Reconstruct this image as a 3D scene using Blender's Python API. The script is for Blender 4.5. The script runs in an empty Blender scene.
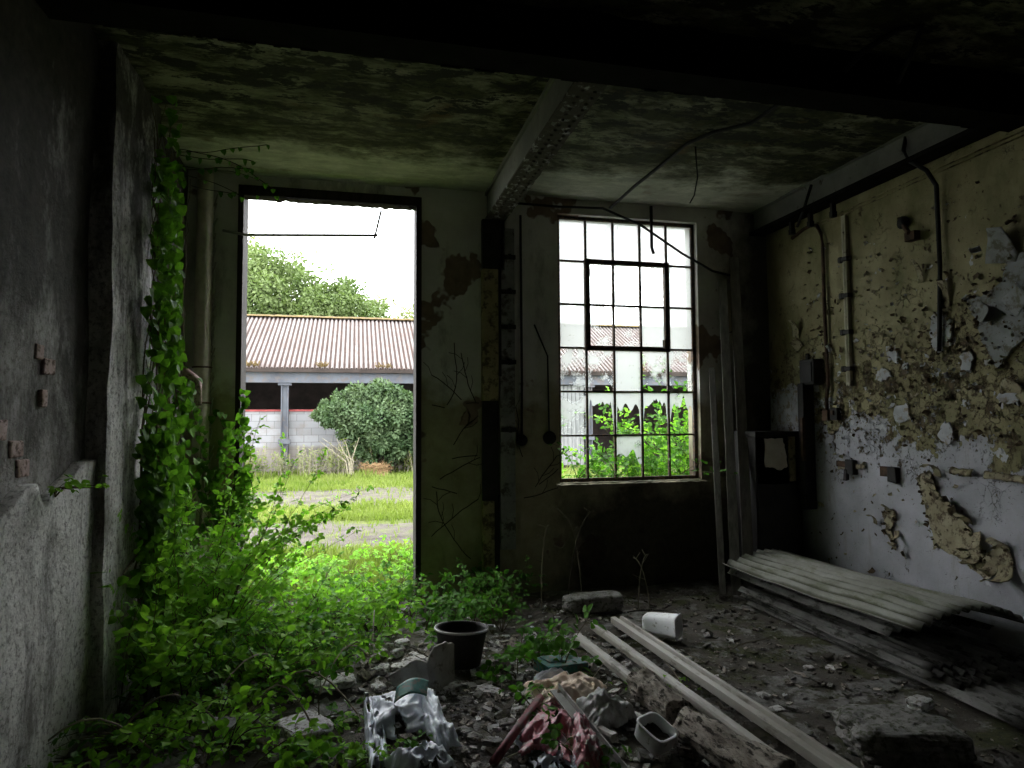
import bpy, math, random
from mathutils import Vector, Matrix, noise
R = random.Random(7)
V = Vector
sc = bpy.context.scene
COL = sc.collection
PI = math.pi

# ------------------------------------------------------------------ view / world / camera
sc.view_settings.view_transform = 'Standard'
sc.view_settings.look = 'None'
sc.view_settings.gamma = 1.0
sc.view_settings.exposure = 0.0
sc.view_settings.use_curve_mapping = False
sc.cycles.max_bounces = 14
sc.cycles.diffuse_bounces = 8
sc.cycles.transparent_max_bounces = 24
sc.cycles.use_denoising = True
SKY = 8.6

w = bpy.data.worlds.new('overcast_sky'); sc.world = w; w.use_nodes = True
bg = w.node_tree.nodes['Background']
bg.inputs[0].default_value = (0.95, 0.98, 1.0, 1); bg.inputs[1].default_value = SKY
w.cycles.sampling_method = 'MANUAL'; w.cycles.sample_map_resolution = 256

F, YAW, PIT, ROL = 662.5, .2328, .0529, -.0054
def cam_axes():
    cy, sy, cp, sp = math.cos(YAW), math.sin(YAW), math.cos(PIT), math.sin(PIT)
    f = V((sy*cp, cy*cp, sp)); r = V((cy, -sy, 0)); u = r.cross(f)
    cr, sr = math.cos(ROL), math.sin(ROL)
    return cr*r + sr*u, -sr*r + cr*u, f
cr_, cu_, cf_ = cam_axes()
cd = bpy.data.cameras.new('camera'); cam = bpy.data.objects.new('camera', cd); COL.objects.link(cam)
cd.sensor_width = 36; cd.lens = F/1024*36; cd.clip_start = .05; cd.clip_end = 400
cam.matrix_world = Matrix(((cr_.x, cu_.x, -cf_.x, 0), (cr_.y, cu_.y, -cf_.y, 0), (cr_.z, cu_.z, -cf_.z, 1.6), (0, 0, 0, 1)))
sc.camera = cam

# ------------------------------------------------------------------ room measures
XL, XR, YF, YB, ZC = -1.40, 4.20, 6.08, -2.6, 3.75
WT = .25
DX0, DX1, DZ = -1.0, .588, 3.655            # doorway
WX0, WX1, WZ0, WZ1 = 1.905, 3.395, .985, 3.60  # window opening

# ------------------------------------------------------------------ node helpers
class NT:
    def __init__(s, name):
        s.m = bpy.data.materials.new(name); s.m.use_nodes = True
        s.t = s.m.node_tree; s.b = s.t.nodes['Principled BSDF']; s.out = s.t.nodes['Material Output']
        s.tc = s.t.nodes.new('ShaderNodeTexCoord'); s.P = s.tc.outputs['Object']
        s.b.inputs['Roughness'].default_value = .85
        s.b.inputs['Specular IOR Level'].default_value = .25
    def lk(s, a, b): s.t.links.new(a, b)
    def mp(s, sc_=(1, 1, 1), loc=(0, 0, 0), rot=(0, 0, 0)):
        n = s.t.nodes.new('ShaderNodeMapping'); s.lk(s.P, n.inputs[0])
        n.inputs['Scale'].default_value = sc_; n.inputs['Location'].default_value = loc; n.inputs['Rotation'].default_value = rot
        return n.outputs[0]
    def noise(s, scale, detail=5, rough=.6, vec=None, dist=0):
        n = s.t.nodes.new('ShaderNodeTexNoise'); s.lk(vec or s.P, n.inputs['Vector'])
        n.inputs['Scale'].default_value = scale; n.inputs['Detail'].default_value = detail
        n.inputs['Roughness'].default_value = rough; n.inputs['Distortion'].default_value = dist
        return n.outputs[0]
    def voro(s, scale, feat='F1', vec=None, out=0):
        n = s.t.nodes.new('ShaderNodeTexVoronoi'); s.lk(vec or s.P, n.inputs['Vector'])
        n.feature = feat; n.inputs['Scale'].default_value = scale
        return n.outputs[out]
    def ramp(s, fac, stops, interp='LINEAR'):
        n = s.t.nodes.new('ShaderNodeValToRGB'); s.lk(fac, n.inputs[0]); e = n.color_ramp.elements
        n.color_ramp.interpolation = interp
        while len(e) < len(stops): e.new(.5)
        for q, (p, c) in zip(e, stops):
            q.position = p
            q.color = (c, c, c, 1) if isinstance(c, (int, float)) else (*c, 1)
        return n.outputs[0]
    def mix(s, fac, a, b, mode='MIX'):
        n = s.t.nodes.new('ShaderNodeMix'); n.data_type = 'RGBA'; n.blend_type = mode
        for sock, v in ((n.inputs[0], fac), (n.inputs[6], a), (n.inputs[7], b)):
            if isinstance(v, (int, float)): sock.default_value = v
            elif isinstance(v, tuple): sock.default_value = (*v, 1)
            else: s.lk(v, sock)
        return n.outputs[2]
    def math(s, op, a, b=None, c=None):
        n = s.t.nodes.new('ShaderNodeMath'); n.operation = op
        for i, v in enumerate((a, b, c)):
            if v is None: continue
            if isinstance(v, (int, float)): n.inputs[i].default_value = v
            else: s.lk(v, n.inputs[i])
        return n.outputs[0]
    def xyz(s):
        n = s.t.nodes.new('ShaderNodeSeparateXYZ'); s.lk(s.P, n.inputs[0]); return n.outputs
    def rng(s, v, a, b, lo=0., hi=1.):
        n = s.t.nodes.new('ShaderNodeMapRange'); s.lk(v, n.inputs[0])
        n.inputs[1].default_value = a; n.inputs[2].default_value = b; n.inputs[3].default_value = lo; n.inputs[4].default_value = hi
        return n.outputs[0]
    def col(s, c):
        if isinstance(c, tuple): s.b.inputs['Base Color'].default_value = (*c, 1)
        else: s.lk(c, s.b.inputs['Base Color'])
    def bump(s, h, strength=.5, dist=.02):
        n = s.t.nodes.new('ShaderNodeBump'); s.lk(h, n.inputs['Height'])
        n.inputs['Strength'].default_value = strength; n.inputs['Distance'].default_value = dist
        s.lk(n.outputs[0], s.b.inputs['Normal'])
    def rough(s, v): s.b.inputs['Roughness'].default_value = v

def mottled(name, a, b, scale=6, dirt=None, rough=.85, bump=.3, stretch=(1, 1, 1), lo=.35, hi=.65, spec=.25, metal=0, dl=.5):
    n = NT(name); v = n.mp(stretch)
    c = n.ramp(n.noise(scale, 6, .65, v), [(lo, a), (hi, b)])
    if dirt: c = n.mix(n.ramp(n.noise(scale*2.3, 5, .7, v), [(dl, 0.), (dl+.1, 1.)]), c, dirt)
    n.col(c); n.rough(rough); n.b.inputs['Specular IOR Level'].default_value = spec; n.b.inputs['Metallic'].default_value = metal
    if bump: n.bump(n.noise(scale*5, 6, .7, v), bump, .01)
    return n.m

# ---- wall plaster of the end wall: grey beige above, stained ochre green below, flaked spots of pinkish brick
def m_far():
    n = NT('end_wall_plaster'); x, y, z = n.xyz()
    base = n.ramp(n.noise(2.2, 6, .65), [(.3, (.5, .485, .44)), (.7, (.70, .69, .65))])
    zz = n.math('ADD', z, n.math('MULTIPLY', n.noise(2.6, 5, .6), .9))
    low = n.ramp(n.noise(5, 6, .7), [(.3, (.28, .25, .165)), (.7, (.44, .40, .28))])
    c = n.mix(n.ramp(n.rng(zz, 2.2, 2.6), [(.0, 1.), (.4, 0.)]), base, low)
    pk = n.ramp(n.noise(1.35, 4, .62, n.mp((1, 1, 1), (3.1, 0, 5.2))), [(.595, 0.), (.61, 1.)])
    c = n.mix(pk, c, n.ramp(n.noise(9, 4, .6), [(.3, (.17, .12, .09)), (.7, (.28, .21, .16))]))
    stain = n.ramp(n.noise(3.3, 7, .75, n.mp((1, 1, .35), (7, 0, 1))), [(.54, 0.), (.76, .8)])
    c = n.mix(stain, c, (.06, .053, .04))
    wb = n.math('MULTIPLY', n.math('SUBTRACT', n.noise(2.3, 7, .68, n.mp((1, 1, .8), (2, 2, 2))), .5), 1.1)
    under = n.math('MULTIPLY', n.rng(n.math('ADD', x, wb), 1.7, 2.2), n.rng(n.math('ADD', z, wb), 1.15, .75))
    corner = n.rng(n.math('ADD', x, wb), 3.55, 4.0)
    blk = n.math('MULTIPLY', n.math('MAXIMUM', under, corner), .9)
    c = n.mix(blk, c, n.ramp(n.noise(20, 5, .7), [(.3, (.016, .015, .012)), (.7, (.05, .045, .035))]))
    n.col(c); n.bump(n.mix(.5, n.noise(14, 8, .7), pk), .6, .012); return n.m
def m_left(name, a, b, m0, m1):
    n = NT(name)
    base = n.ramp(n.noise(2.4, 7, .7), [(.3, a), (.7, b)])
    st = n.ramp(n.noise(5, 8, .75, n.mp((1, 1, .22), (1, 4, 2))), [(.5, 0.), (.66, .8)])
    c = n.mix(st, base, (.07, .062, .05))
    sp = n.ramp(n.noise(34, 6, .75), [(.5, 0.), (.62, .75)])
    c = n.mix(sp, c, (.1, .09, .075)); 
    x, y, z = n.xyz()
    upper_shade = n.ramp(n.math('ADD', n.noise(2.7, 9, .72, n.mp((1, 1, .5), (3, 1, 8))), n.rng(z, 1.0, 3.6, m0, m1)), [(.50, 0.), (.62, .92)])  # shade painted in: dark blotches thicken towards the top of the wall
    c = n.mix(upper_shade, c, n.ramp(n.noise(14, 5, .7), [(.3, (.022, .021, .016)), (.7, (.075, .07, .055))]))
    n.col(c); n.bump(n.noise(9, 9, .75), 1., .03); return n.m
def m_right():
    n = NT('right_wall_peeling_paint'); x, y, z = n.xyz()
    yel = n.ramp(n.noise(2.6, 6, .65), [(.3, (.22, .19, .09)), (.7, (.40, .355, .20))])
    gr = n.ramp(n.noise(3.6, 6, .7, n.mp((1, 1, .5), (2, 7, 1))), [(.45, 0.), (.7, .75)])
    yel = n.mix(gr, yel, (.13, .13, .045))
    wht = n.ramp(n.noise(3.1, 6, .62), [(.3, (.36, .36, .385)), (.7, (.52, .52, .565))])
    drip = n.ramp(n.noise(5, 6, .7, n.mp((1, 1.6, .3))), [(.55, 0.), (.75, .6)])
    wht = n.mix(drip, wht, (.27, .23, .16))
    wob = n.math('MULTIPLY', n.math('SUBTRACT', n.noise(2.4, 8, .65), .5), 1.9)
    # the yellow coat survives above a ragged tide line that drops towards the camera
    edge = n.math('ADD', n.math('SUBTRACT', z, n.rng(y, 3.2, 5.6, 1.3, 1.72)), wob)
    top = n.ramp(n.rng(edge, -.05, .05), [(.45, 0.), (.55, 1.)])
    c = n.mix(top, wht, yel)
    # flaking belt: crusts of bare brown render and chips of undercoat
    belt = n.ramp(n.rng(n.math('ADD', z, n.math('MULTIPLY', wob, .5)), .7, 3.2), [(.05, .12), (.3, .62), (.5, .75), (.66, .35), (.95, .22)])
    cru = n.noise(9, 9, .78, n.mp((1, 1, .75)))
    crm = n.ramp(n.math('ADD', cru, n.math('MULTIPLY', belt, .2)), [(.655, 0.), (.70, 1.)])
    c = n.mix(crm, c, n.ramp(n.noise(30, 4, .6), [(.3, (.045, .032, .016)), (.7, (.17, .12, .06))]))
    ed = n.voro(15, 'DISTANCE_TO_EDGE', n.mp((1, 1, .6), (0, 0, 0)))
    wv = n.t.nodes.new('ShaderNodeVectorMath'); wv.operation = 'MULTIPLY_ADD'
    nz = n.t.nodes.new('ShaderNodeTexNoise'); n.lk(n.P, nz.inputs['Vector']); nz.inputs['Scale'].default_value = 6; nz.inputs['Detail'].default_value = 5
    n.lk(nz.outputs[1], wv.inputs[0]); wv.inputs[1].default_value = (.35, .35, .35); n.lk(n.P, wv.inputs[2])
    ed = n.voro(11, 'DISTANCE_TO_EDGE', wv.outputs[0])
    edm = n.math('MULTIPLY', n.ramp(ed, [(.0, 1.), (.045, 0.)]), n.ramp(n.math('ADD', n.noise(3.3, 5, .65, n.mp((1, 1, 1), (1, 8, 3))), n.math('MULTIPLY', belt, .22)), [(.62, 0.), (.7, .9)]))
    c = n.mix(edm, c, (.04, .03, .018))
    speck = n.ramp(n.math('ADD', n.noise(48, 4, .7), n.math('MULTIPLY', belt, .1)), [(.66, 0.), (.70, .85)])
    c = n.mix(speck, c, (.07, .05, .028))
    chip = n.ramp(n.math('ADD', n.noise(6.5, 5, .6, n.mp((1, 1, .8), (5, 1, 9))), n.math('MULTIPLY', belt, .12)), [(.715, 0.), (.725, 1.)])
    c = n.mix(chip, c, (.55, .55, .57))
    n.col(c); n.rough(.6); n.bump(n.mix(.5, n.noise(16, 9, .75), n.math('SUBTRACT', n.math('SUBTRACT', top, crm), edm)), .9, .016); return n.m
def m_ceil():
    n = NT('mouldy_ceiling')
    base = n.ramp(n.noise(2, 6, .65), [(.3, (.20, .195, .125)), (.7, (.42, .41, .30))])
    v = n.mp((.75, 1.9, 1))
    x, y, z = n.xyz()
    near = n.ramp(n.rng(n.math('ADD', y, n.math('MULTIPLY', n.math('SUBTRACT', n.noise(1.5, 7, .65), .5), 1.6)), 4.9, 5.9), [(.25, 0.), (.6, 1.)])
    base = n.mix(near, base, n.ramp(n.noise(3, 6, .65), [(.3, (.55, .545, .44)), (.7, (.74, .73, .63))]))  # light painted in: paler cream by the end wall for yard bounce
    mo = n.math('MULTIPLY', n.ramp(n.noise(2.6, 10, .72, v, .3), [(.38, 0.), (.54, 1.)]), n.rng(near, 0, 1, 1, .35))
    c = n.mix(mo, base, n.ramp(n.noise(12, 6, .7), [(.3, (.022, .024, .010)), (.7, (.085, .09, .038))]))
    rust = n.ramp(n.noise(1.6, 5, .6, n.mp((1, 1, 1), (9, 2, 0))), [(.6, 0.), (.72, .7)])
    c = n.mix(rust, c, (.12, .06, .02))
    sp = n.ramp(n.noise(3.1, 10, .75, n.mp((1, 2.2, 1), (4, 4, 4))), [(.50, 0.), (.53, 1.)])
    # black mould, painted heavier away from the end wall as shade
    inner_shade = n.ramp(n.rng(n.math('ADD', y, n.math('MULTIPLY', n.noise(1.8, 6, .6), 1.3)), 4.3, 6.7), [(.3, 1.), (.8, .1)])
    c = n.mix(n.math('MULTIPLY', sp, inner_shade), c, (.02, .022, .012))
    n.col(c); n.bump(n.noise(7, 10, .75, v), 1., .04); return n.m
def m_floor():
    n = NT('dirt_floor')
    soil = n.ramp(n.noise(7, 8, .7), [(.3, (.045, .039, .03)), (.7, (.14, .122, .10))])
    moss = n.ramp(n.noise(3, 6, .65, n.mp((1, 1, 1), (3, 3, 0))), [(.48, 0.), (.6, .85)])
    c = n.mix(moss, soil, n.ramp(n.noise(40, 4), [(.3, (.03, .034, .010)), (.7, (.085, .095, .025))]))
    dust = n.ramp(n.noise(2.6, 8, .7, n.mp((1, 1, 1), (8, 1, 0))), [(.52, 0.), (.58, .95)])
    c = n.mix(dust, c, n.ramp(n.noise(20, 6, .7), [(.3, (.13, .12, .11)), (.7, (.34, .33, .31))]))
    sp = n.ramp(n.noise(26, 3, .6), [(.68, 0.), (.70, 1.)])
    c = n.mix(sp, c, (.3, .29, .27))
    n.col(c); n.bump(n.noise(30, 10, .75), 1., .03); return n.m
def m_yard():
    n = NT('yard_ground'); x, y, z = n.xyz()
    gr = n.ramp(n.noise(2.2, 8, .75), [(.3, (.07, .10, .016)), (.55, (.12, .15, .03)), (.8, (.17, .17, .06))])
    mud = n.ramp(n.noise(1.6, 9, .75, n.mp((1, 2.4, 1))), [(.3, (.038, .031, .026)), (.7, (.15, .128, .11))])
    yy = n.math('ADD', y, n.math('MULTIPLY', n.math('SUBTRACT', n.noise(.7, 6, .65), .5), 3.2))
    bands = n.ramp(n.rng(yy, 6, 26), [(.0, 0.), (.115, 0.), (.135, 1.), (.25, 1.), (.28, 0.), (.34, .0), (.375, 1.), (.52, 1.), (.56, 0.), (1., 0.)])
    tuft = n.ramp(n.noise(3.2, 7, .75, n.mp((1, 1, 1), (4, 9, 0))), [(.5, 1.), (.62, .35)])
    c = n.mix(n.math('MULTIPLY', bands, tuft), gr, mud)
    n.col(c); n.bump(n.noise(9, 9, .8), 1., .06); return n.m
def m_leaf(name, a, b, trans=.45, scale=5, rough=.6):
    n = NT(name)
    oi = n.t.nodes.new('ShaderNodeObjectInfo')
    v = n.t.nodes.new('ShaderNodeVectorMath'); v.operation = 'ADD'; n.lk(n.P, v.inputs[0]); n.lk(oi.outputs['Random'], v.inputs[1])
    c = n.ramp(n.noise(scale, 3, .6, v.outputs[0]), [(.3, a), (.7, b)])
    n.col(c); n.rough(rough); n.b.inputs['Specular IOR Level'].default_value = .15
    tr = n.t.nodes.new('ShaderNodeBsdfTranslucent'); n.lk(n.mix(1., c, (1., 1.2, .5), 'MULTIPLY'), tr.inputs[0])
    mx = n.t.nodes.new('ShaderNodeMixShader'); mx.inputs[0].default_value = trans
    n.lk(n.b.outputs[0], mx.inputs[1]); n.lk(tr.outputs[0], mx.inputs[2]); n.lk(mx.outputs[0], n.out.inputs[0])
    return n.m
def m_glass(name, lo, hi, dirt=(.27, .28, .272)):
    n = NT(name)
    d = n.ramp(n.noise(4.2, 7, .7), [(lo, 0.), (hi, 1.)])
    sp = n.ramp(n.noise(22, 6, .75), [(.62, 0.), (.68, 1.)])
    tr = n.t.nodes.new('ShaderNodeBsdfTransparent'); tr.inputs[0].default_value = (.9, .93, .92, 1)
    gl = n.t.nodes.new('ShaderNodeBsdfGlossy'); gl.inputs[1].default_value = .05
    m0 = n.t.nodes.new('ShaderNodeMixShader'); m0.inputs[0].default_value = .05
    n.lk(tr.outputs[0], m0.inputs[1]); n.lk(gl.outputs[0], m0.inputs[2])
    tl = n.t.nodes.new('ShaderNodeBsdfTranslucent'); n.lk(n.mix(sp, dirt, (.12, .12, .09)), tl.inputs[0])
    m1 = n.t.nodes.new('ShaderNodeMixShader'); n.lk(n.math('MULTIPLY', d, .9), m1.inputs[0]); n.lk(m0.outputs[0], m1.inputs[1]); n.lk(tl.outputs[0], m1.inputs[2])
    n.lk(m1.outputs[0], n.out.inputs[0]); return n.m
def m_sheetiron():
    n = NT('weathered_corrugated_sheet')
    c = n.ramp(n.noise(4, 7, .7, n.mp((1, .5, 1))), [(.3, (.19, .19, .155)), (.7, (.36, .36, .325))])
    mo = n.ramp(n.noise(6, 8, .75, n.mp((1.6, .4, 1))), [(.5, 0.), (.64, .8)])
    c = n.mix(mo, c, (.115, .125, .06)); x, y, z = n.xyz()
    # shade painted into the grooves as dark mossy lines
    ph = n.math('ADD', n.math('SUBTRACT', x, 3.71), n.math('MULTIPLY', n.math('SUBTRACT', y, 4.46), .015))
    gv = n.ramp(n.math('ADD', n.rng(n.math('SINE', n.math('MULTIPLY', ph, 2*PI/.075)), -1, 1), n.math('MULTIPLY', n.math('SUBTRACT', n.noise(5, 6, .7, n.mp((1, .5, 1))), .5), 1.1)), [(.1, .85), (.42, 0.)])
    c = n.mix(gv, c, (.05, .052, .028)); n.col(c); n.rough(.8); n.bump(n.noise(60, 4, .7), .3, .004); return n.m
def m_roof():
    n = NT('lichened_roof_sheets')
    x, y, z = n.xyz()
    c = n.ramp(n.noise(.9, 8, .75, n.mp((1, .6, 1))), [(.3, (.125, .10, .095)), (.7, (.21, .19, .185))])
    # brown lichen in the troughs, darkened to paint in groove shade
    tr = n.math('SINE', n.math('MULTIPLY', x, 2*PI/.15))
    tm = n.ramp(n.math('ADD', n.rng(tr, -1, 1), n.math('MULTIPLY', n.math('SUBTRACT', n.noise(3, 6, .7), .5), .7)), [(.3, 1.), (.62, 0.)])
    c = n.mix(n.math('MULTIPLY', tm, .95), c, (.035, .02, .015))
    br = n.ramp(n.noise(2.3, 8, .8, n.mp((1.3, .5, 1), (4, 1, 3))), [(.5, 0.), (.66, .6)])
    c = n.mix(br, c, (.085, .05, .038)); n.col(c); return n.m
def m_blocks():
    n = NT('painted_concrete_blocks'); x, y, z = n.xyz()
    bk = n.t.nodes.new('ShaderNodeTexBrick')
    cx = n.t.nodes.new('ShaderNodeCombineXYZ'); n.lk(x, cx.inputs[0]); n.lk(z, cx.inputs[1]); n.lk(cx.outputs[0], bk.inputs[0])
    bk.inputs['Color1'].default_value = (.235, .235, .245, 1); bk.inputs['Color2'].default_value = (.175, .175, .185, 1); bk.inputs['Mortar'].default_value = (.105, .10, .10, 1)
    bk.inputs['Scale'].default_value = 1; bk.inputs['Mortar Size'].default_value = .008
    bk.inputs['Brick Width'].default_value = .45; bk.inputs['Row Height'].default_value = .225
    low = n.mix(.75, bk.outputs[0], n.ramp(n.noise(3, 6, .7), [(.3, (.09, .075, .06)), (.7, (.18, .155, .13))]))
    c = n.mix(n.ramp(n.rng(n.math('ADD', z, n.math('MULTIPLY', n.noise(2, 4), .2)), .7, 1.1), [(.3, 1.), (.5, 0.)]), bk.outputs[0], low)
    c = n.mix(n.ramp(n.noise(2.2, 6, .7), [(.5, 0.), (.75, .6)]), c, (.15, .12, .1))
    n.col(c); return n.m

M = {}
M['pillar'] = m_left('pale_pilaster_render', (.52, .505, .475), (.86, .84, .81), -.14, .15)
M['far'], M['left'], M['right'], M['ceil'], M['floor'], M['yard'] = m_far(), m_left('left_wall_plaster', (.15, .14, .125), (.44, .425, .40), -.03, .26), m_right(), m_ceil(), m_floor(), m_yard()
M['sheet'], M['roof'], M['blocks'] = m_sheetiron(), m_roof(), m_blocks()
M['sheetdark'] = mottled('dull_dark_sheet', (.08, .077, .07), (.22, .215, .2), 5, (.03, .03, .022), .85, stretch=(1, .4, 1))
M['dark'] = mottled('sooty_plaster', (.05, .045, .04), (.12, .11, .1), 2)
M['steel'] = mottled('grey_painted_steel', (.22, .22, .205), (.34, .335, .31), 3, (.06, .04, .03), .7, dl=.6)
M['steel2'] = mottled('dull_green_grey_paint', (.13, .13, .115), (.21, .21, .185), 3, (.06, .05, .035), .7, dl=.6)
M['crust'] = mottled('brown_crust', (.05, .035, .018), (.14, .10, .055), 20)
M['flakesteel'] = mottled('flaking_steel_paint', (.05, .04, .03), (.06, .05, .04), 5, (.36, .36, .36), .8, lo=.3, dl=.55)
M['pale'] = mottled('pale_light_patch', (.6, .53, .42), (.76, .70, .58), 6, (.3, .22, .14), .8, dl=.62)  # pale colour stands in for light seen in the cupboard opening
M['dullwhite'] = mottled('dull_glazed_white', (.22, .21, .19), (.36, .35, .32), 7, (.12, .11, .08), .6, .15, dl=.56)
M['pale2'] = mottled('stained_conduit_strip', (.34, .31, .22), (.5, .47, .36), 6, (.1, .08, .05), .8, dl=.58)
M['beam'] = mottled('black_steel', (.006, .0055, .005), (.014, .013, .012), 5, None, .9, spec=.03)  # near-black base colour for the cross beam and right-hand flange
M['jamb'] = mottled('dark_door_timber', (.014, .011, .010), (.04, .032, .028), 8, None, .8, stretch=(3, 3, .3))
M['iron'] = mottled('rusty_window_iron', (.035, .028, .024), (.09, .07, .06), 20, (.16, .09, .05), .8)
M['rust'] = mottled('rusty_iron', (.04, .025, .018), (.12, .07, .045), 14)
M['rubber'] = mottled('black_rubber', (.008, .008, .008), (.02, .02, .02), 10, None, .7)
M['wood'] = mottled('grey_old_timber', (.13, .122, .108), (.25, .235, .21), 7, (.05, .04, .03), .85, stretch=(4, 4, .3), dl=.64)
M['ochre'] = mottled('ochre_painted_steel', (.27, .23, .12), (.38, .33, .19), 4, (.1, .08, .05))
M['greypaint'] = mottled('grey_lilac_paint', (.2, .2, .2), (.33, .33, .33), 4, (.09, .08, .07))
M['black'] = mottled('black_enamel', (.012, .011, .01), (.03, .028, .026), 8, None, .6)
M['concrete'] = mottled('old_concrete', (.14, .135, .125), (.3, .29, .27), 12, (.07, .075, .045), .9, .6)
M['plaster'] = mottled('fallen_plaster', (.42, .41, .39), (.68, .67, .65), 18, (.15, .13, .1), .9, .5)
M['whiteplastic'] = mottled('dirty_white_plastic', (.74, .74, .75), (.86, .86, .86), 12, (.26, .24, .18), .5, .1, spec=.4, dl=.6)
M['cream'] = mottled('cream_upvc', (.28, .26, .22), (.42, .40, .355), 5, (.15, .13, .1), .5, .05, stretch=(1, .3, 1), spec=.4, dl=.56)
M['sack'] = mottled('white_polythene', (.48, .51, .59), (.70, .74, .83), 14, (.2, .19, .15), .4, .1, spec=.4, dl=.64)
M['clearbag'] = mottled('grey_polythene', (.24, .24, .22), (.45, .45, .43), 14, (.12, .1, .07), .4, .1, spec=.4, dl=.6)
M['teal'] = mottled('teal_plastic', (.03, .13, .11), (.07, .24, .2), 12, (.15, .16, .13), .5, .1)
M['peach'] = mottled('peach_cloth', (.62, .46, .33), (.85, .74, .63), 9, (.2, .14, .09), .8, dl=.62)
M['pink'] = mottled('pink_plastic_sheet', (.34, .07, .10), (.6, .22, .27), 9, (.5, .42, .42), .45, .15, lo=.3, hi=.75, spec=.45)
M['maroon'] = mottled('maroon_plastic', (.12, .02, .03), (.24, .06, .07), 9, (.1, .07, .06), .5, .1)
M['bark'] = mottled('rotten_bark', (.16, .135, .11), (.46, .41, .35), 16, (.035, .03, .022), .9, 1., stretch=(1, .35, 1))
M['buff'] = mottled('buff_concrete', (.42, .38, .29), (.62, .57, .47), 9)
M['flake'] = mottled('curling_paint', (.26, .225, .135), (.42, .375, .25), 9, (.1, .075, .045), .7, dl=.5)
M['flakewhite'] = mottled('undercoat_white', (.36, .37, .39), (.54, .55, .57), 6, (.27, .23, .17), .7)
M['flakegrey'] = mottled('grey_undercoat', (.2, .21, .2), (.3, .31, .31), 6, (.14, .13, .1), .7)
M['brick'] = mottled('pinkish_brick', (.32, .22, .19), (.5, .38, .35), 14, (.12, .08, .06))
M['stem'] = mottled('bramble_stem', (.05, .045, .02), (.12, .10, .045), 12)
M['deadstem'] = mottled('dead_vine_stem', (.022, .017, .012), (.06, .048, .036), 12)
M['palestem'] = mottled('pale_dry_stem', (.16, .14, .1), (.28, .25, .18), 12)
M['slate'] = mottled('slate_grey_paint', (.066, .07, .085), (.10, .108, .125), 2, (.1, .09, .09))
M['barndark'] = mottled('dark_barn_timber', (.018, .013, .011), (.04, .03, .026), 2)
M['boards'] = mottled('silvery_boards', (.12, .12, .125), (.22, .22, .22), 5, None, stretch=(6, 1, .4))
M['redrail'] = mottled('red_oxide_rail', (.15, .03, .03), (.24, .06, .06), 3)
M['moss'] = mottled('yellow_moss', (.07, .05, .02), (.15, .10, .035), 6)
M['hay'] = mottled('rusty_straw', (.12, .065, .03), (.24, .16, .08), 12)
M['leaf'] = m_leaf('bramble_leaf', (.12, .27, .025), (.27, .50, .07), .5, 14)
M['leaf2'] = m_leaf('bramble_leaf_deep', (.04, .115, .018), (.115, .265, .04), .42, 14)
M['ivy'] = m_leaf('climber_leaf', (.03, .085, .012), (.15, .31, .04), .4, 16)
M['bushleaf'] = m_leaf('bush_leaf', (.03, .065, .024), (.125, .17, .09), .25, 1.6)
M['treeleaf'] = m_leaf('tree_leaf', (.065, .105, .03), (.16, .20, .085), .3, .5)
M['grass'] = m_leaf('grass_blade', (.10, .15, .02), (.22, .25, .075), .4, .8)
M['glassdirty'] = m_glass('limewashed_glass', .22, .42)
M['glasspart'] = m_glass('grimy_glass', .47, .58)
M['treewispy'] = m_leaf('wispy_leaf', (.14, .16, .07), (.25, .26, .14), .3, .5)

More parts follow.
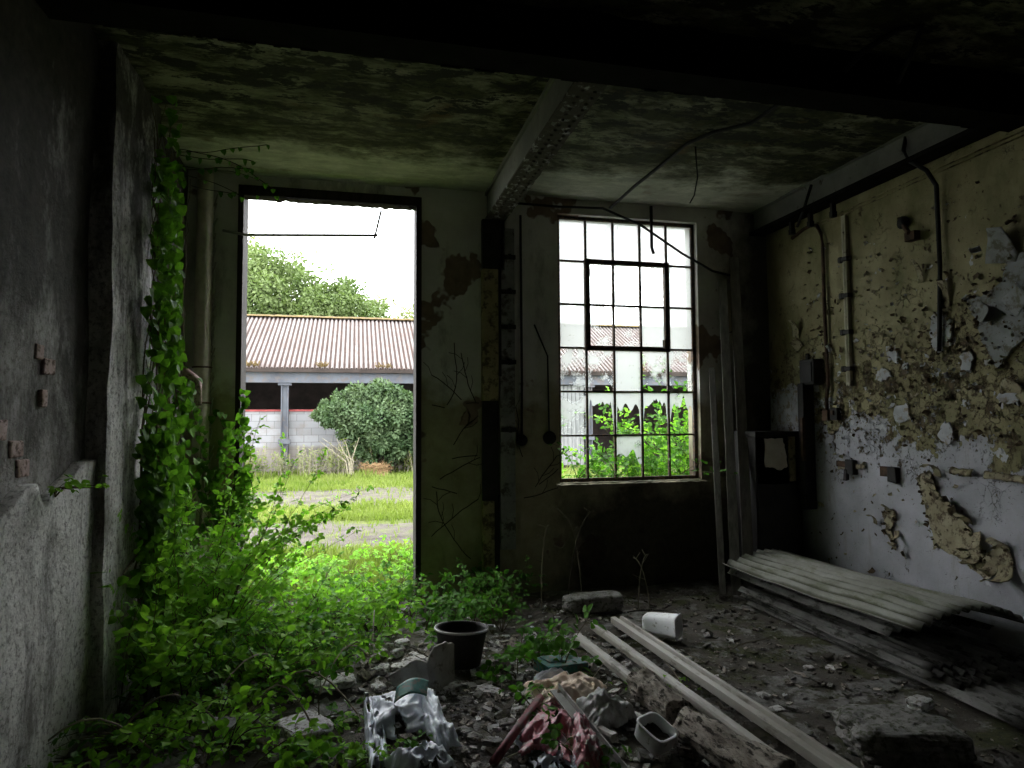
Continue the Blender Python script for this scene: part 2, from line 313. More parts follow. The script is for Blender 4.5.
# ------------------------------------------------------------------ mesh helpers
class MB:
    def __init__(s): s.v = []; s.f = []; s.mi = []; s.cur = 0
    def face(s, idx): s.f.append(idx); s.mi.append(s.cur)
    def add(s, vs, fs):
        o = len(s.v); s.v.extend([V(p) for p in vs])
        for f in fs: s.face([o+i for i in f])
    def box(s, c, d, rot=None):
        c = V(c); x, y, z = d[0]/2, d[1]/2, d[2]/2
        vs = [V((a, b, e)) for a in (-x, x) for b in (-y, y) for e in (-z, z)]
        if rot is not None: vs = [rot @ p for p in vs]
        s.add([c+p for p in vs], [(0, 1, 3, 2), (4, 6, 7, 5), (0, 4, 5, 1), (2, 3, 7, 6), (0, 2, 6, 4), (1, 5, 7, 3)])
    def b2(s, lo, hi): s.box([(a+b)/2 for a, b in zip(lo, hi)], [b-a for a, b in zip(lo, hi)])
    def bar(s, p0, p1, w_, h, up=(0, 0, 1)):
        p0, p1 = V(p0), V(p1); d = (p1-p0); L = d.length; d.normalize()
        x = d.cross(V(up))
        if x.length < 1e-4: x = d.cross(V((1, 0, 0)))
        x.normalize(); z = x.cross(d)
        rot = Matrix((x, d, z)).transposed()
        s.box((p0+p1)/2, (w_, L, h), rot)
    def tube(s, pts, r, n=6, cap=True):
        pts = [V(p) for p in pts]; m = len(pts)
        rs = r if isinstance(r, (list, tuple)) else [r]*m
        o = len(s.v); ref = V((0.13, .21, 1)).normalized()
        for i, p in enumerate(pts):
            d = (pts[min(i+1, m-1)]-pts[max(i-1, 0)]).normalized()
            a = d.cross(ref)
            if a.length < .05: a = d.cross(V((1, 0, 0)))
            a.normalize(); b = d.cross(a)
            for k in range(n):
                t = 2*PI*k/n; s.v.append(p+(a*math.cos(t)+b*math.sin(t))*rs[i])
        for i in range(m-1):
            for k in range(n):
                s.face([o+i*n+k, o+i*n+(k+1) % n, o+(i+1)*n+(k+1) % n, o+(i+1)*n+k])
        if cap:
            s.face([o+k for k in range(n)][::-1]); s.face([o+(m-1)*n+k for k in range(n)])
    def grid(s, fn, nu, nv, skip=None):
        o = len(s.v)
        for i in range(nu+1):
            for j in range(nv+1): s.v.append(V(fn(i/nu, j/nv)))
        for i in range(nu):
            for j in range(nv):
                if skip and skip((i+.5)/nu, (j+.5)/nv): continue
                a = o+i*(nv+1)+j; s.face([a, a+nv+1, a+nv+2, a+1])
    def lathe(s, c, prof, n=32, rot=None, a0=0, a1=2*PI, keep=None):
        c = V(c); o = len(s.v); full = abs(a1-a0-2*PI) < 1e-6; m = n if full else n+1
        for r, z in prof:
            for k in range(m):
                t = a0+(a1-a0)*k/n; p = V((r*math.cos(t), r*math.sin(t), z)); s.v.append(c+(rot @ p if rot else p))
        for i in range(len(prof)-1):
            for k in range(n):
                if keep and not keep(k/n, i/(len(prof)-1)): continue
                k2 = (k+1) % m
                s.face([o+i*m+k, o+i*m+k2, o+(i+1)*m+k2, o+(i+1)*m+k])
    def build(s, name, mat, parent=None, smooth=False, bevel=0, solid=0, jitter=0):
        off = parent.matrix_world.translation.copy() if parent else V((0, 0, 0))
        p = parent
        off = V((0, 0, 0))
        while p: off = off + V(p.location); p = p.parent
        vs = s.v
        if jitter: vs = [p_+V((R.uniform(-1, 1), R.uniform(-1, 1), R.uniform(-1, 1)))*jitter for p_ in vs]
        me = bpy.data.meshes.new(name); me.from_pydata([p_-off for p_ in vs], [], s.f)
        for m in (mat if isinstance(mat, (list, tuple)) else [mat]): me.materials.append(m)
        me.polygons.foreach_set('material_index', s.mi)
        if smooth: me.polygons.foreach_set('use_smooth', [True]*len(me.polygons))
        me.update()
        ob = bpy.data.objects.new(name, me); COL.objects.link(ob)
        if parent: ob.parent = parent
        if bevel:
            b = ob.modifiers.new('bevel', 'BEVEL'); b.width = bevel; b.segments = 2; b.limit_method = 'ANGLE'
        if solid:
            b = ob.modifiers.new('solid', 'SOLIDIFY'); b.thickness = solid; b.offset = 0
        return ob

def tag(o, label, cat, group=None):
    o['label'] = label; o['category'] = cat
    if group: o['group'] = group
    return o
def thing(name, loc, label, cat, group=None):
    o = bpy.data.objects.new(name, None); COL.objects.link(o); o.location = loc; o.empty_display_size = .1
    return tag(o, label, cat, group)
def struct(o): o['kind'] = 'structure'; return o
def stuff(o): o['kind'] = 'stuff'; return o
def copy_tree(o, parent=None):
    c = o.copy(); COL.objects.link(c)
    if parent: c.parent = parent
    for ch in list(o.children): copy_tree(ch, c)
    return c
def fn(x, y, z=0, s=1.): return noise.noise(V((x*s, y*s, z*s)))
def fr(x, y, z=0, s=1., o=4): return noise.fractal(V((x*s, y*s, z*s)), 1., 2., o)
def RX(a): return Matrix.Rotation(a, 3, 'X')
def RY(a): return Matrix.Rotation(a, 3, 'Y')
def RZ(a): return Matrix.Rotation(a, 3, 'Z')
U = R.uniform

# ------------------------------------------------------------------ ROOM SHELL
def floor_z(x, y):
    z = .016*fr(x, y, 0, 3.5) + .008*fr(x, y, 5, 11)
    m = math.exp(-((x-.9)/1.0)**2-((y-3.5)/.9)**2)
    z += .05*m*(.6+.8*fn(x, y, 2, 5))
    return z-.02
m = MB(); m.grid(lambda u, v: (XL+(XR-XL)*u, 2.2+(YF-2.2)*v, floor_z(XL+(XR-XL)*u, 2.2+(YF-2.2)*v)), 180, 130)
m.b2((XL, YB, -.2), (XR, 2.22, -.03)); m.b2((XL, 2.2, -.2), (XR, YF, -.12))
m.b2((DX0-.02, YF-.01, -.2), (DX1+.02, YF+WT, -.02))
struct(m.build('floor', M['floor'], smooth=True))

m = MB()
y0, y1 = YF, YF+WT
for lo, hi in [((XL-.3, -.2), (DX0, ZC+.1)), ((DX0, DZ), (DX1, ZC+.1)), ((DX1, -.2), (WX0, ZC+.1)), ((WX0, -.2), (WX1, WZ0)), ((WX0, WZ1), (WX1, ZC+.1)), ((WX1, -.2), (XR+.3, ZC+.1))]:
    m.b2((lo[0], y0, lo[1]), (hi[0], y1, hi[1]))
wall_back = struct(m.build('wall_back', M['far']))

m = MB()
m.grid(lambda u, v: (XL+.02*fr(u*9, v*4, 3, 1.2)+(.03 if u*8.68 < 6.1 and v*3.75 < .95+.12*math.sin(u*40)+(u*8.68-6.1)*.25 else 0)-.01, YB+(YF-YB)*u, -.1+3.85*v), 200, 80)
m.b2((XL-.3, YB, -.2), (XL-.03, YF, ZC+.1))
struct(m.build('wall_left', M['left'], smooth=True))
m = MB()
m.grid(lambda u, v: (XR-.012*fr(u*9, v*4, 3, 1.5), YF-(YF-YB)*u, -.1+3.85*v), 160, 80)
m.b2((XR+.02, YB, -.2), (XR+.3, YF, ZC+.1))
wall_right = struct(m.build('wall_right', M['right'], smooth=True))
m = MB(); m.b2((XL-.3, YB-.25, -.2), (XR+.3, YB, ZC+.1)); struct(m.build('wall_front', M['dark']))
# ceiling slab with torn, stepped plasterboard edges
def cz(x, y):
    z = ZC+.012*fr(x, y, 1, 2.2)+.006*fr(x, y, 1, 9)
    if y < 5.25+.08*fn(x, 0, 0, 3) and x < 1.1: z -= .02
    if y < 4.55+.1*fn(x, 3, 0, 3) and x < .5: z -= .018
    if y < 4.9+.1*fn(x, 3, 0, 2) and x > 1.35: z -= .014
    return z
m = MB(); m.grid(lambda u, v: (XL-.05+(XR-XL+.1)*u, YF+.05-(YF-YB+.1)*v, cz(XL+(XR-XL)*u, YF-(YF-YB)*v)), 140, 170)
m.b2((XL-.3, YB-.2, ZC+.06), (XR+.3, YF+.25, ZC+.3))
struct(m.build('ceiling', M['ceil'], smooth=True))

# pilaster on the left wall
m = MB()
def pil(u, v):
    z = -.1+3.85*v; r = .012*fr(u*6, z, 4, 2.2)
    pts = [(XL-.02, 4.0), (-1.30, 4.0), (-1.30, 4.86), (XL-.02, 4.86)]
    L = [0, .12, .88, 1.0]
    for i in range(3):
        if u <= L[i+1]+1e-9:
            t = (u-L[i])/(L[i+1]-L[i]); a, b = pts[i], pts[i+1]
            x, y = a[0]+(b[0]-a[0])*t, a[1]+(b[1]-a[1])*t
            return (x+r*(1 if .1 < u < .9 else 0), y+r*.8, z)
m.grid(pil, 50, 90)
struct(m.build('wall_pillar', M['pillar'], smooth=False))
# beams: an I-section across the room, a painted one running to the end wall, one along the right wall
m = MB()
m.b2((XL, 3.2, 3.475), (XR, 3.41, 3.50)); m.b2((XL, 3.2, 3.70), (XR, 3.41, 3.75)); m.b2((XL, 3.28, 3.49), (XR, 3.33, 3.71))
for i in range(60):
    x = U(XL+.1, XR-.1); m.box((x, 3.41, 3.487+U(-.006, .006)), (U(.03, .12), .012, U(.012, .03)))
struct(m.build('ceiling_beam', M['beam']))
m = MB(); m.b2((1.205, 3.41, 3.48), (1.235, YF, 3.755)); m.b2((1.185, 3.41, 3.72), (1.36, YF, 3.757))
lb = struct(m.build('ceiling_beam', M['steel2']))
m = MB()
def fl(u, v):
    y = 3.41+(YF-3.41)*u; x = 1.185+.19*v
    return (x, y, 3.478+.008*fr(x, y, 0, 14))
m.grid(fl, 110, 10); m.b2((1.185, 3.41, 3.484), (1.375, YF, 3.498))
for i in range(34):
    for x in (1.255, 1.33):
        c = V((x+U(-.005, .005), 3.5+i*.076, 3.474)); m.lathe(c, [(0, -.012), (.010, -.008), (.013, 0)], 6)
o = m.build('bottom_flange', M['flakesteel'], lb); o['label'] = 'riveted underside with grey paint flaking off'
m = MB(); m.b2((4.06, 3.41, 3.52), (4.085, YF, 3.74)); m.b2((4.02, 3.41, 3.735), (XR, YF, 3.756)); m.cur = 1; m.b2((4.0, 3.41, 3.50), (4.17, YF, 3.535))
struct(m.build('ceiling_beam', [M['steel2'], M['beam']]))

# door frame
dr = bpy.data.objects.new('door_1', None); COL.objects.link(dr); dr['kind'] = 'structure'
m = MB(); m.b2((DX0-.0, YF-.02, 0), (DX0+.045, YF+WT, DZ)); m.build('jamb', M['jamb'], dr, bevel=.004)
m = MB(); m.b2((DX1-.05, YF-.02, 0), (DX1, YF+WT, DZ)); m.build('jamb', M['jamb'], dr, bevel=.004)
m = MB(); m.grid(lambda u, v: (DX0+.045+(DX1-DX0-.095)*u, YF-.02+.09*v, 3.552+.016*fr(u*8, v*2, 0, 3)), 60, 4)
m.b2((DX0+.045, YF-.02, 3.572), (DX1-.05, YF+.07, DZ)); m.build('head_board', M['jamb'], dr)

# window
wn = bpy.data.objects.new('window_1', None); COL.objects.link(wn); wn['kind'] = 'structure'
GY = YF+.08
a0, a1, b0, b1 = 1.925, 3.375, 1.005, 3.585
m = MB()
for x in (a0, a1): m.box((x, GY, (b0+b1)/2), (.035, .04, b1-b0+.03))
for z in (b0, b1): m.box(((a0+a1)/2, GY, z), (a1-a0+.03, .04, .035))
m.build('frame', M['iron'], wn)
cw, ch = (a1-a0)/5, (b1-b0)/6
m = MB()
for i in range(1, 5): m.box((a0+cw*i, GY, (b0+b1)/2), (.02, .03, b1-b0))
for j in range(1, 6): m.box(((a0+a1)/2, GY, b0+ch*j), (a1-a0, .03, .018))
m.build('glazing_bars', M['iron'], wn)
m = MB()
vx0, vx1, vz0, vz1 = a0+cw, a0+cw*4, b0+ch*3, b0+ch*5
for x in (vx0+.008, vx1-.008): m.box((x, GY-.015, (vz0+vz1)/2), (.05, .05, vz1-vz0+.05))
for z in (vz0, vz1): m.box(((vx0+vx1)/2, GY-.015, z), (vx1-vx0, .05, .045))
m.box((vx1-.05, GY-.045, vz0+.05), (.02, .05, .09))
m.build('opening_casement', M['iron'], wn)
m = MB()
broken = {}
for i in range(5):
    for j in range(6):
        x, z = a0+cw*(i+.5), b0+ch*(j+.5); hx, hz = cw/2-.004, ch/2-.004
        m.cur = 0 if (j == 5 or (j >= 3 and i in (0, 4)) or (j == 2 and i == 2) or (j == 3 and i == 3)) else 1
        if j == 0 and i in (0, 1, 3, 4): keep = 0
        elif j == 0: keep = 1
        elif j == 1: keep = (5, 3, 2, 3, 3)[i]
        elif j == 2 and i in (1, 3): keep = 4
        else: keep = 5
        if keep == 0: continue
        if keep == 5:
            m.add([(x-hx, GY, z-hz), (x+hx, GY, z-hz), (x+hx, GY, z+hz), (x-hx, GY, z+hz)], [(0, 1, 2, 3)])
            continue
        m.cur = 0 if keep != 4 else 1
        # glass still standing above (or around) a jagged break
        K = 22; sd = i*5.3+j*2.7; lows = []
        for k in range(K+1):
            u = k/K; e = min(u, 1-u)
            if keep == 2: lo = .62+.3*fn(u*3, sd, 0, 1.3)-(.75 if e < .09 else 0)
            elif keep == 3: lo = .74+.34*fn(u*4, sd, 0, 1.5)+.1*(R.random()-.5)-(.7*(1-e/.12) if e < .12 else 0)
            elif keep == 4: lo = .30*math.sin(PI*u)**.6*(1+.5*fn(u*5, sd))
            else: lo = .55+.5*fn(u*3, sd)
            lows.append(max(0, min(.97, lo)))
        for k in range(K):
            xa, xb = x-hx+2*hx*k/K, x-hx+2*hx*(k+1)/K
            m.add([(xa, GY, z-hz+2*hz*lows[k]), (xb, GY, z-hz+2*hz*lows[k+1]), (xb, GY, z+hz), (xa, GY, z+hz)], [(0, 1, 2, 3)])
panes = m.build('panes', [M['glassdirty'], M['glasspart']], wn)
m = MB(); m.grid(lambda u, v: (WX0-.04+(WX1-WX0+.08)*u, YF-.035+.1*v, WZ0+.006+.01*fr(u*9, v, 0, 4)-.02*(1-v)), 60, 3)
m.b2((WX0-.02, YF-.02, WZ0-.05), (WX1+.02, YF+.04, WZ0-.012)); m.build('sill', M['far'], wn)

# ------------------------------------------------------------------ END WALL FITTINGS
# steel stanchion under the beam end
t = thing('steel_column', (1.3, YF-.03, 0), 'ochre and grey steel column against the wall between doorway and window', 'column')
m = MB(); m.b2((1.145, YF-.09, 1.77), (1.295, YF-.002, 3.0)); m.b2((1.145, YF-.09, .0), (1.25, YF-.002, .85)); m.build('ochre_flange', M['ochre'], t, bevel=.004)
m = MB(); m.b2((1.15, YF-.05, .85), (1.30, YF-.002, 1.77)); m.b2((1.15, YF-.07, 3.0), (1.36, YF-.002, 3.475)); m.b2((1.25, YF-.04, 0), (1.31, YF-.002, .9)); m.b2((1.30, YF-.075, 2.0), (1.325, YF-.06, 3.0)); m.build('web', M['black'], t)
for q in range(9):
    z = U(1.9, 2.9); m.box((U(1.15, 1.28), YF-.092, z), (U(.02, .06), .006, U(.02, .08)))
m = MB(); m.b2((1.315, YF-.07, .4), (1.455, YF-.002, 3.4)); m.build('grey_flange', M['greypaint'], t, bevel=.004)
for z in (3.12, 2.79, 2.46, 2.13, 1.5):
    m = MB(); m.b2((1.315, YF-.1, z-.02), (1.46, YF-.07, z+.02)); m.box((1.40, YF-.105, z), (.03, .03, .05)); m.build('bracket', M['black'], t, bevel=.003)
# trunking right of the column
m = MB(); pts = [(1.53, YF-.012, 3.55), (1.535, YF-.012, 2.0), (1.53, YF-.012, 1.45)]
t = thing('conduit', (1.53, YF-.01, 1.4), 'black conduit dropping to a round switch right of the grey column', 'conduit')
m.tube(pts, .012, 6); m.build('pipe', M['black'], t)
m = MB(); m.lathe((1.53, YF-.02, 1.40), [(0, -.02), (.05, -.02), (.055, 0), (.05, .02), (0, .02)], 16, RX(PI/2)); m.build('switch', M['black'], t, True)
t = thing('wall_box', (1.78, YF, 1.2), 'round black outlet on the plaster just left of the window', 'outlet')
m = MB(); m.lathe((1.80, YF-.022, 1.42), [(0, -.02), (.06, -.02), (.065, 0), (.06, .022), (0, .022)], 18, RX(PI/2)); m.build('cover', M['black'], t, True)
m = MB(); m.tube([(1.80, YF-.01, 1.48), (1.79, YF-.012, 2.2), (1.66, YF-.012, 2.5)], .008); m.build('cable', M['black'], t)
# narrow board right of the window
t = thing('junction_box', (3.7, YF, 2.5), 'narrow upright box cover screwed on the wall right of the window', 'box')
m = MB(); m.box((3.715, YF-.010, 2.70), (.085, .028, .42)); m.build('cover', M['far'], t, bevel=.004)
m = MB(); m.b2((3.664, YF-.016, 2.48), (3.672, YF, 2.92)); m.b2((3.758, YF-.016, 2.48), (3.766, YF, 2.92)); m.b2((3.664, YF-.016, 2.475), (3.766, YF, 2.483)); m.build('rim', M['black'], t)

# pipe casing in the left corner + skirting pieces
t = thing('pipe_casing', (-1.25, YF-.06, 0), 'beige boxed pipe casing in the corner left of the doorway', 'pipe')
m = MB(); m.grid(lambda u, v: (-1.26+.065*math.cos(-PI+PI*u)+.004*fr(u*3, v*9, 0, 3), YF-.04+.07*math.sin(-PI+PI*u), .0+3.72*v), 10, 50); m.build('casing', M['buff'], t, True)
m = MB()
for i in range(40):
    z = 1.2+2.3*i/40; m.bar((-1.195, YF-.02, z), (-1.18+U(-.01, .02), YF-.03-U(0, .02), z+U(.05, .12)), .012, .008)
m.build('torn_edge', M['cream'], t)
for z in (1.75, 2.05, .9):
    m = MB(); m.tube([(-1.26+.075*math.cos(a), YF-.04+.075*math.sin(a), z) for a in [-PI+PI*k/8 for k in range(9)]], .008, 5); m.build('strap', M['rust'], t)
t = thing('broken_pipe', (-1.3, 5.75, 1.9), 'short rusty pink broken pipe stub poking from ivy on left wall', 'pipe')
m = MB(); m.tube([(XL, 5.75, 2.0), (-1.30, 5.72, 1.98), (-1.22, 5.7, 1.92), (-1.215, 5.7, 1.72)], [.035, .035, .033, .03], 10); m.build('pipe', M['brick'], t, True)
for i, x in enumerate((-1.30, -1.24)):
    m = MB(); m.bar((x, 5.9-.05*i, 0), (x+.03, 6.0, 1.55-.1*i), .022, .022); tag(m.build('stake', M['palestem']), ['thin bare stake leaning in the corner behind the brambles, left one', 'thin bare stake leaning in the corner behind the brambles, right one'][i], 'stake')

# hanging door rail
t = thing('door_rail', (-.1, YF-.06, 3.1), 'thin bent metal rail hanging across the top of the doorway', 'rail')
m = MB(); m.tube([(-1.12, YF-.02, 3.24), (-.92, YF-.06, 3.20), (.19, YF-.07, 3.26)], .012, 6); m.build('rail', M['steel'], t)
m = MB(); m.tube([(.16, YF-.07, 3.23), (.175, YF-.06, 3.3), (.22, YF-.04, 3.5)], .010, 6); m.build('hanger', M['steel'], t)

# bare brick on the left wall, and the thicker lower render with its broken top edge
wl = bpy.data.objects['wall_left']
bricks = [(3.42, 1.917, .075, .07), (3.517, 1.856, .11, .075), (3.475, 1.709, .07, .08), (3.108, 1.567, .08, .085), (3.229, 1.485, .11, .075), (3.296, 1.40, .11, .075)]; lower_edge = [(2.6, 1.05), (3.054, 1.242), (3.211, 1.313), (3.317, 1.328), (3.399, 1.227), (3.549, 1.269), (3.713, 1.335), (3.833, 1.382), (3.99, 1.40)]
for (y, z, dy, dz) in bricks:
    m = MB(); m.box((XL-.008, y, z), (.03, dy, dz)); m.build('bare_brick', M['brick'], wl, bevel=.008, jitter=.004)
m = MB()
ex = lower_edge
def etop(y):
    for (a_, za), (b_, zb) in zip(ex, ex[1:]):
        if a_ <= y <= b_: return za+(zb-za)*(y-a_)/(b_-a_)
    return ex[0][1] if y < ex[0][0] else ex[-1][1]
def lowr(u, v):
    y = 1.5+2.49*u; zt = etop(y)+.015*fn(y*9, 0, 0); z = -.1+(zt+.1)*min(1, v/.9)
    return (XL-.02+(.065+.02*fr(y, z, 0, 2.5) if v <= .9 else 0.), y, z)
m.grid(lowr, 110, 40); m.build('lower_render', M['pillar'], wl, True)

# ------------------------------------------------------------------ RIGHT WALL FITTINGS
def wall_tube(name, label, cat, pts, r, mat, part='pipe'):
    t = thing(name, pts[-1], label, cat); m = MB(); m.tube(pts, r, 8); m.build(part, mat, t, True); return t
X = XR-.03
t = wall_tube('conduit', 'thin curved conduit running down the right wall to a small switch', 'conduit', [(X, 5.62, 3.36), (X, 5.45, 3.40), (X, 5.34, 3.41), (X, 5.26, 3.38), (X, 5.21, 3.30), (X, 5.19, 3.18), (X, 5.19, 2.5), (X, 5.17, 1.9), (X, 5.20, 1.78), (X, 5.20, 1.66)], .016, M['rust'])
m = MB(); m.box((X-.0, 5.20, 1.62), (.05, .07, .1)); m.build('end_box', M['rust'], t, bevel=.005)
t = thing('switch', (X, 5.1, 1.6), 'small black square switch at the foot of the thin curved conduit', 'switch')
m = MB(); m.box((X, 5.09, 1.63), (.05, .09, .11)); m.build('box', M['black'], t, bevel=.006)
m = MB(); m.box((X-.03, 5.09, 1.64), (.02, .03, .04)); m.build('toggle', M['rust'], t)
t = thing('conduit', (X, 4.91, 1.9), 'pale flat conduit strip held by four black saddles on right wall', 'conduit')
m = MB(); m.box((X+.005, 4.91, 2.62), (.035, .05, 1.5)); m.tube([(X-.013, 4.905, 1.9), (X-.013, 4.91, 3.3)], .007, 6); m.build('strip', M['pale2'], t, bevel=.004)
for z in (2.98, 2.66, 2.34, 2.02):
    m = MB(); m.box((X-.01, 4.91, z), (.05, .11, .035)); m.box((X-.02, 4.94, z), (.04, .03, .05)); m.build('saddle', M['black'], t, bevel=.004)
for k in range(2):
    wall_tube('cable', ['upper of two thin parallel wires slanting along the top of right wall', 'lower of two thin parallel wires slanting along the top of right wall'][k], 'cable', [(XR-.02, 3.2, 3.44-.03*k), (XR-.02, 4.2, 3.43-.03*k), (XR-.02, 5.3, 3.41-.03*k)], .005, M['ochre'], 'wire')
wall_tube('cable', 'thick black cable hanging from the beam down the right wall', 'cable', [(4.08, 4.12, 3.75), (4.03, 4.10, 3.62), (4.02, 4.05, 3.52), (4.10, 3.97, 3.42), (4.15, 3.94, 3.30), (4.16, 3.945, 2.7), (4.16, 3.97, 2.25), (4.16, 3.98, 2.08)], .016, M['rubber'], 'cable')
# hangers along beam
for y, L in ((5.28, .16), (4.98, .14), (5.55, .12)):
    m = MB(); m.b2((4.1, y-.015, 3.42-L*.2), (4.14, y+.015, 3.53)); m.box((4.12, y, 3.40), (.05, .04, .05))
    m.build('hanger', M['black'], bpy.data.objects['ceiling_beam.002'])
# old wall lamp bracket
t = thing('lamp_bracket', (X, 4.28, 3.05), 'rusted lamp bracket high on the right wall left of hanging cable', 'bracket')
m = MB(); m.lathe((XR-.02, 4.27, 3.12), [(0, .03), (.05, .025), (.05, 0)], 12, RY(-PI/2)); m.build('plate', M['black'], t, True)
m = MB(); m.tube([(XR-.03, 4.27, 3.1), (XR-.09, 4.2, 3.06), (XR-.1, 4.15, 3.0)], .018, 6); m.box((XR-.06, 4.16, 2.98), (.06, .09, .07)); m.build('arm', M['rust'], t)
t = thing('socket', (X, 4.96, 1.15), 'broken black socket box on white strip of the right wall, farther one', 'socket')
m = MB(); m.box((XR-.02, 4.93, 1.17), (.05, .1, .12)); m.box((XR-.04, 4.97, 1.10), (.03, .04, .1)); m.build('box', M['black'], t, bevel=.008, jitter=.006)
m = MB(); m.box((XR-.015, 5.04, 1.19), (.02, .13, .05)); m.build('bracket', M['rust'], t)
t = thing('socket', (X, 4.5, 1.15), 'broken black socket box on white strip of the right wall, nearer one', 'socket')
m = MB(); m.box((XR-.02, 4.47, 1.14), (.05, .09, .12)); m.build('box', M['black'], t, bevel=.008, jitter=.006)
m = MB(); m.box((XR-.015, 4.56, 1.16), (.025, .08, .08)); m.build('bracket', M['rust'], t)
# fuse box on the wall
t = thing('fuse_box', (X, 5.36, 1.9), 'small black fuse box fixed above the dark cupboard', 'box')
m = MB(); m.box((XR-.06, 5.35, 2.02), (.12, .2, .24)); m.build('case', M['black'], t, bevel=.012)
m = MB(); m.box((XR-.125, 5.35, 2.02), (.012, .16, .18)); m.build('lid', M['black'], t, bevel=.004)
m = MB(); m.tube([(XR-.05, 5.42, 2.12), (XR-.04, 5.43, 2.2)], .02); m.build('gland', M['black'], t)
# dark cupboard in the corner
t = thing('cupboard', (3.9, 5.74, 0), 'dark derelict cupboard standing in the far right corner behind planks', 'cupboard')
CX0, CX1, CY0, CY1, CZ = 3.64, 4.13, 5.52, 5.98, 1.47
m = MB(); m.b2((CX0, CY1-.02, 0), (CX1, CY1, CZ)); m.b2((CX1-.02, CY0, 0), (CX1, CY1, CZ)); m.b2((CX0, CY0, 0), (CX0+.02, CY1, CZ)); m.b2((CX0, CY0, 0), (CX1, CY1, .06)); m.b2((CX0-.01, CY0-.02, CZ-.05), (CX1+.01, CY1, CZ)); m.b2((CX0, CY0, .55), (CX1, CY1, .57)); m.build('carcass', M['black'], t, bevel=.004)
m = MB(); m.b2((CX0+.02, CY0-.012, .06), (CX1-.02, CY0+.008, .98)); m.build('door', M['black'], t, bevel=.004)
m = MB(); m.b2((3.995, CY0-.014, 1.0), (4.06, CY0+.01, CZ-.05)); o = m.build('stile', M['ochre'], t, bevel=.003); o['label'] = 'ochre painted upright stile'
def rag(mm, pts, y, th):
    q = []
    for i, (x, z) in enumerate(pts):
        x2, z2 = pts[(i+1) % len(pts)]
        for k in range(5): q.append((x+(x2-x)*k/5+U(-.006, .006), z+(z2-z)*k/5+U(-.006, .006)))
    n = len(q); o = len(mm.v)
    for d in (0, th):
        for a, b in q: mm.v.append(V((a, y+d, b)))
    mm.face([o+k for k in range(n)]); mm.face([o+n+k for k in range(n)][::-1])
    for k in range(n): mm.face([o+k, o+n+k, o+n+(k+1) % n, o+(k+1) % n])
m = MB(); rag(m, [(3.74, 1.40), (3.93, 1.41), (3.96, 1.30), (3.975, 1.14), (3.90, 1.10), (3.82, 1.13), (3.74, 1.14)], CY0-.004, .012); o = m.build('light_patch', M['pale'], t); o['label'] = 'pale ragged patch of painted light in the upper opening'  # bright spot of light built as a pale patch
t = thing('trunking', (4.1, 5.42, .7), 'black upright trunking on right wall beside the cupboard', 'trunking')
m = MB(); m.b2((4.06, 5.38, .75), (XR-.02, 5.46, 1.92)); m.build('channel', M['black'], t, bevel=.006)
m = MB(); m.b2((4.03, 5.36, 1.2), (4.06, 5.39, 1.6)); m.build('clip', M['rust'], t)
# planks leaning in the corner
LP = [((3.345, 5.42, .0), (3.655, 6.04, 3.02), .085, .03), ((3.48, 5.42, .0), (3.79, 6.035, 3.25), .095, .03), ((3.23, 5.45, .0), (3.51, 6.04, 2.1), .06, .04)]
LL = ['grey plank leaning in the right corner, middle of three', 'widest and tallest grey plank leaning in the right corner', 'shortest dark batten leaning in the right corner beside window']
for (a, b, w_, h), l in zip(LP, LL):
    m = MB(); a, b = V(a), V(b); m.bar(a+V((0, 0, .01)), b, w_, h, (-.55, -1, .1)); tag(m.build('plank', M['wood'], bevel=.004), l, 'plank')

# paint flakes on the right wall: large curls placed, many small ones as one part
def flake(mm, y, z, w_, h, curl, ang, lift=.004):
    nu, nv = 6, 5; ca, sa = math.cos(ang), math.sin(ang); seed = U(0, 99)
    rc = h/max(curl, .05)
    def f(u, v):
        s_ = v*h; th = s_/rc
        a = (u-.5)*w_*(1-.45*v*v)+.12*w_*fn(seed, u*3, v*3, 1); b = rc*math.sin(th); out = rc*(1-math.cos(th))+lift
        return (XR-.012-out, y+a*ca-b*sa, z+a*sa+b*ca)
    mm.grid(f, nu, nv)
big = [(3.50, 2.62, .22, .26, .9, .2), (3.70, 2.36, .12, .2, .9, 2.2), (3.46, 2.30, .16, .2, .7, .9),
       (4.06, 1.16, .07, .2, 2.2, .1), (4.12, 1.06, .09, .14, 1.8, .5), (4.0, .97, .06, .16, 2.0, 1.0), (3.94, .92, .09, .12, 2.4, 1.4), (3.84, .86, .1, .12, 2.2, .2), (3.77, .80, .08, .26, 2.2, 2.8), (3.86, .66, .1, .1, 2.2, 3.3), (3.80, .64, .12, .14, 2.4, 2.9), (3.58, .72, .12, .16, 2.4, .3), (3.56, .62, .12, .2, 2.0, 3.0), (3.64, .60, .1, .12, 2.2, 3.6), (3.70, .54, .08, .1, 2.0, 2.6),
       (4.55, .84, .06, .1, 1.8, .4), (4.46, .70, .05, .12, 1.8, 2.9), (4.40, .52, .06, .06, 2, 1), (4.68, .72, .04, .14, 1.8, .2), (5.62, 2.38, .10, .2, 1.0, .2), (5.56, 2.26, .12, .12, 1.0, -.6), (5.5, 2.08, .10, .12, 1.4, .5), (4.14, 2.62, .05, .2, .9, .05), (3.94, 2.40, .08, .2, .6, .1), (3.47, 1.76, .16, .1, 1, .4), (3.40, 1.78, .12, .14, 1, 2.4)]
for i, (y, z, w_, h, cu, an) in enumerate(big):
    m = MB(); flake(m, y, z, w_, h, cu, an); m.build('paint_flake', M['flakegrey'] if i < 3 else M['flake'], wall_right, True, solid=.003)
m = MB()
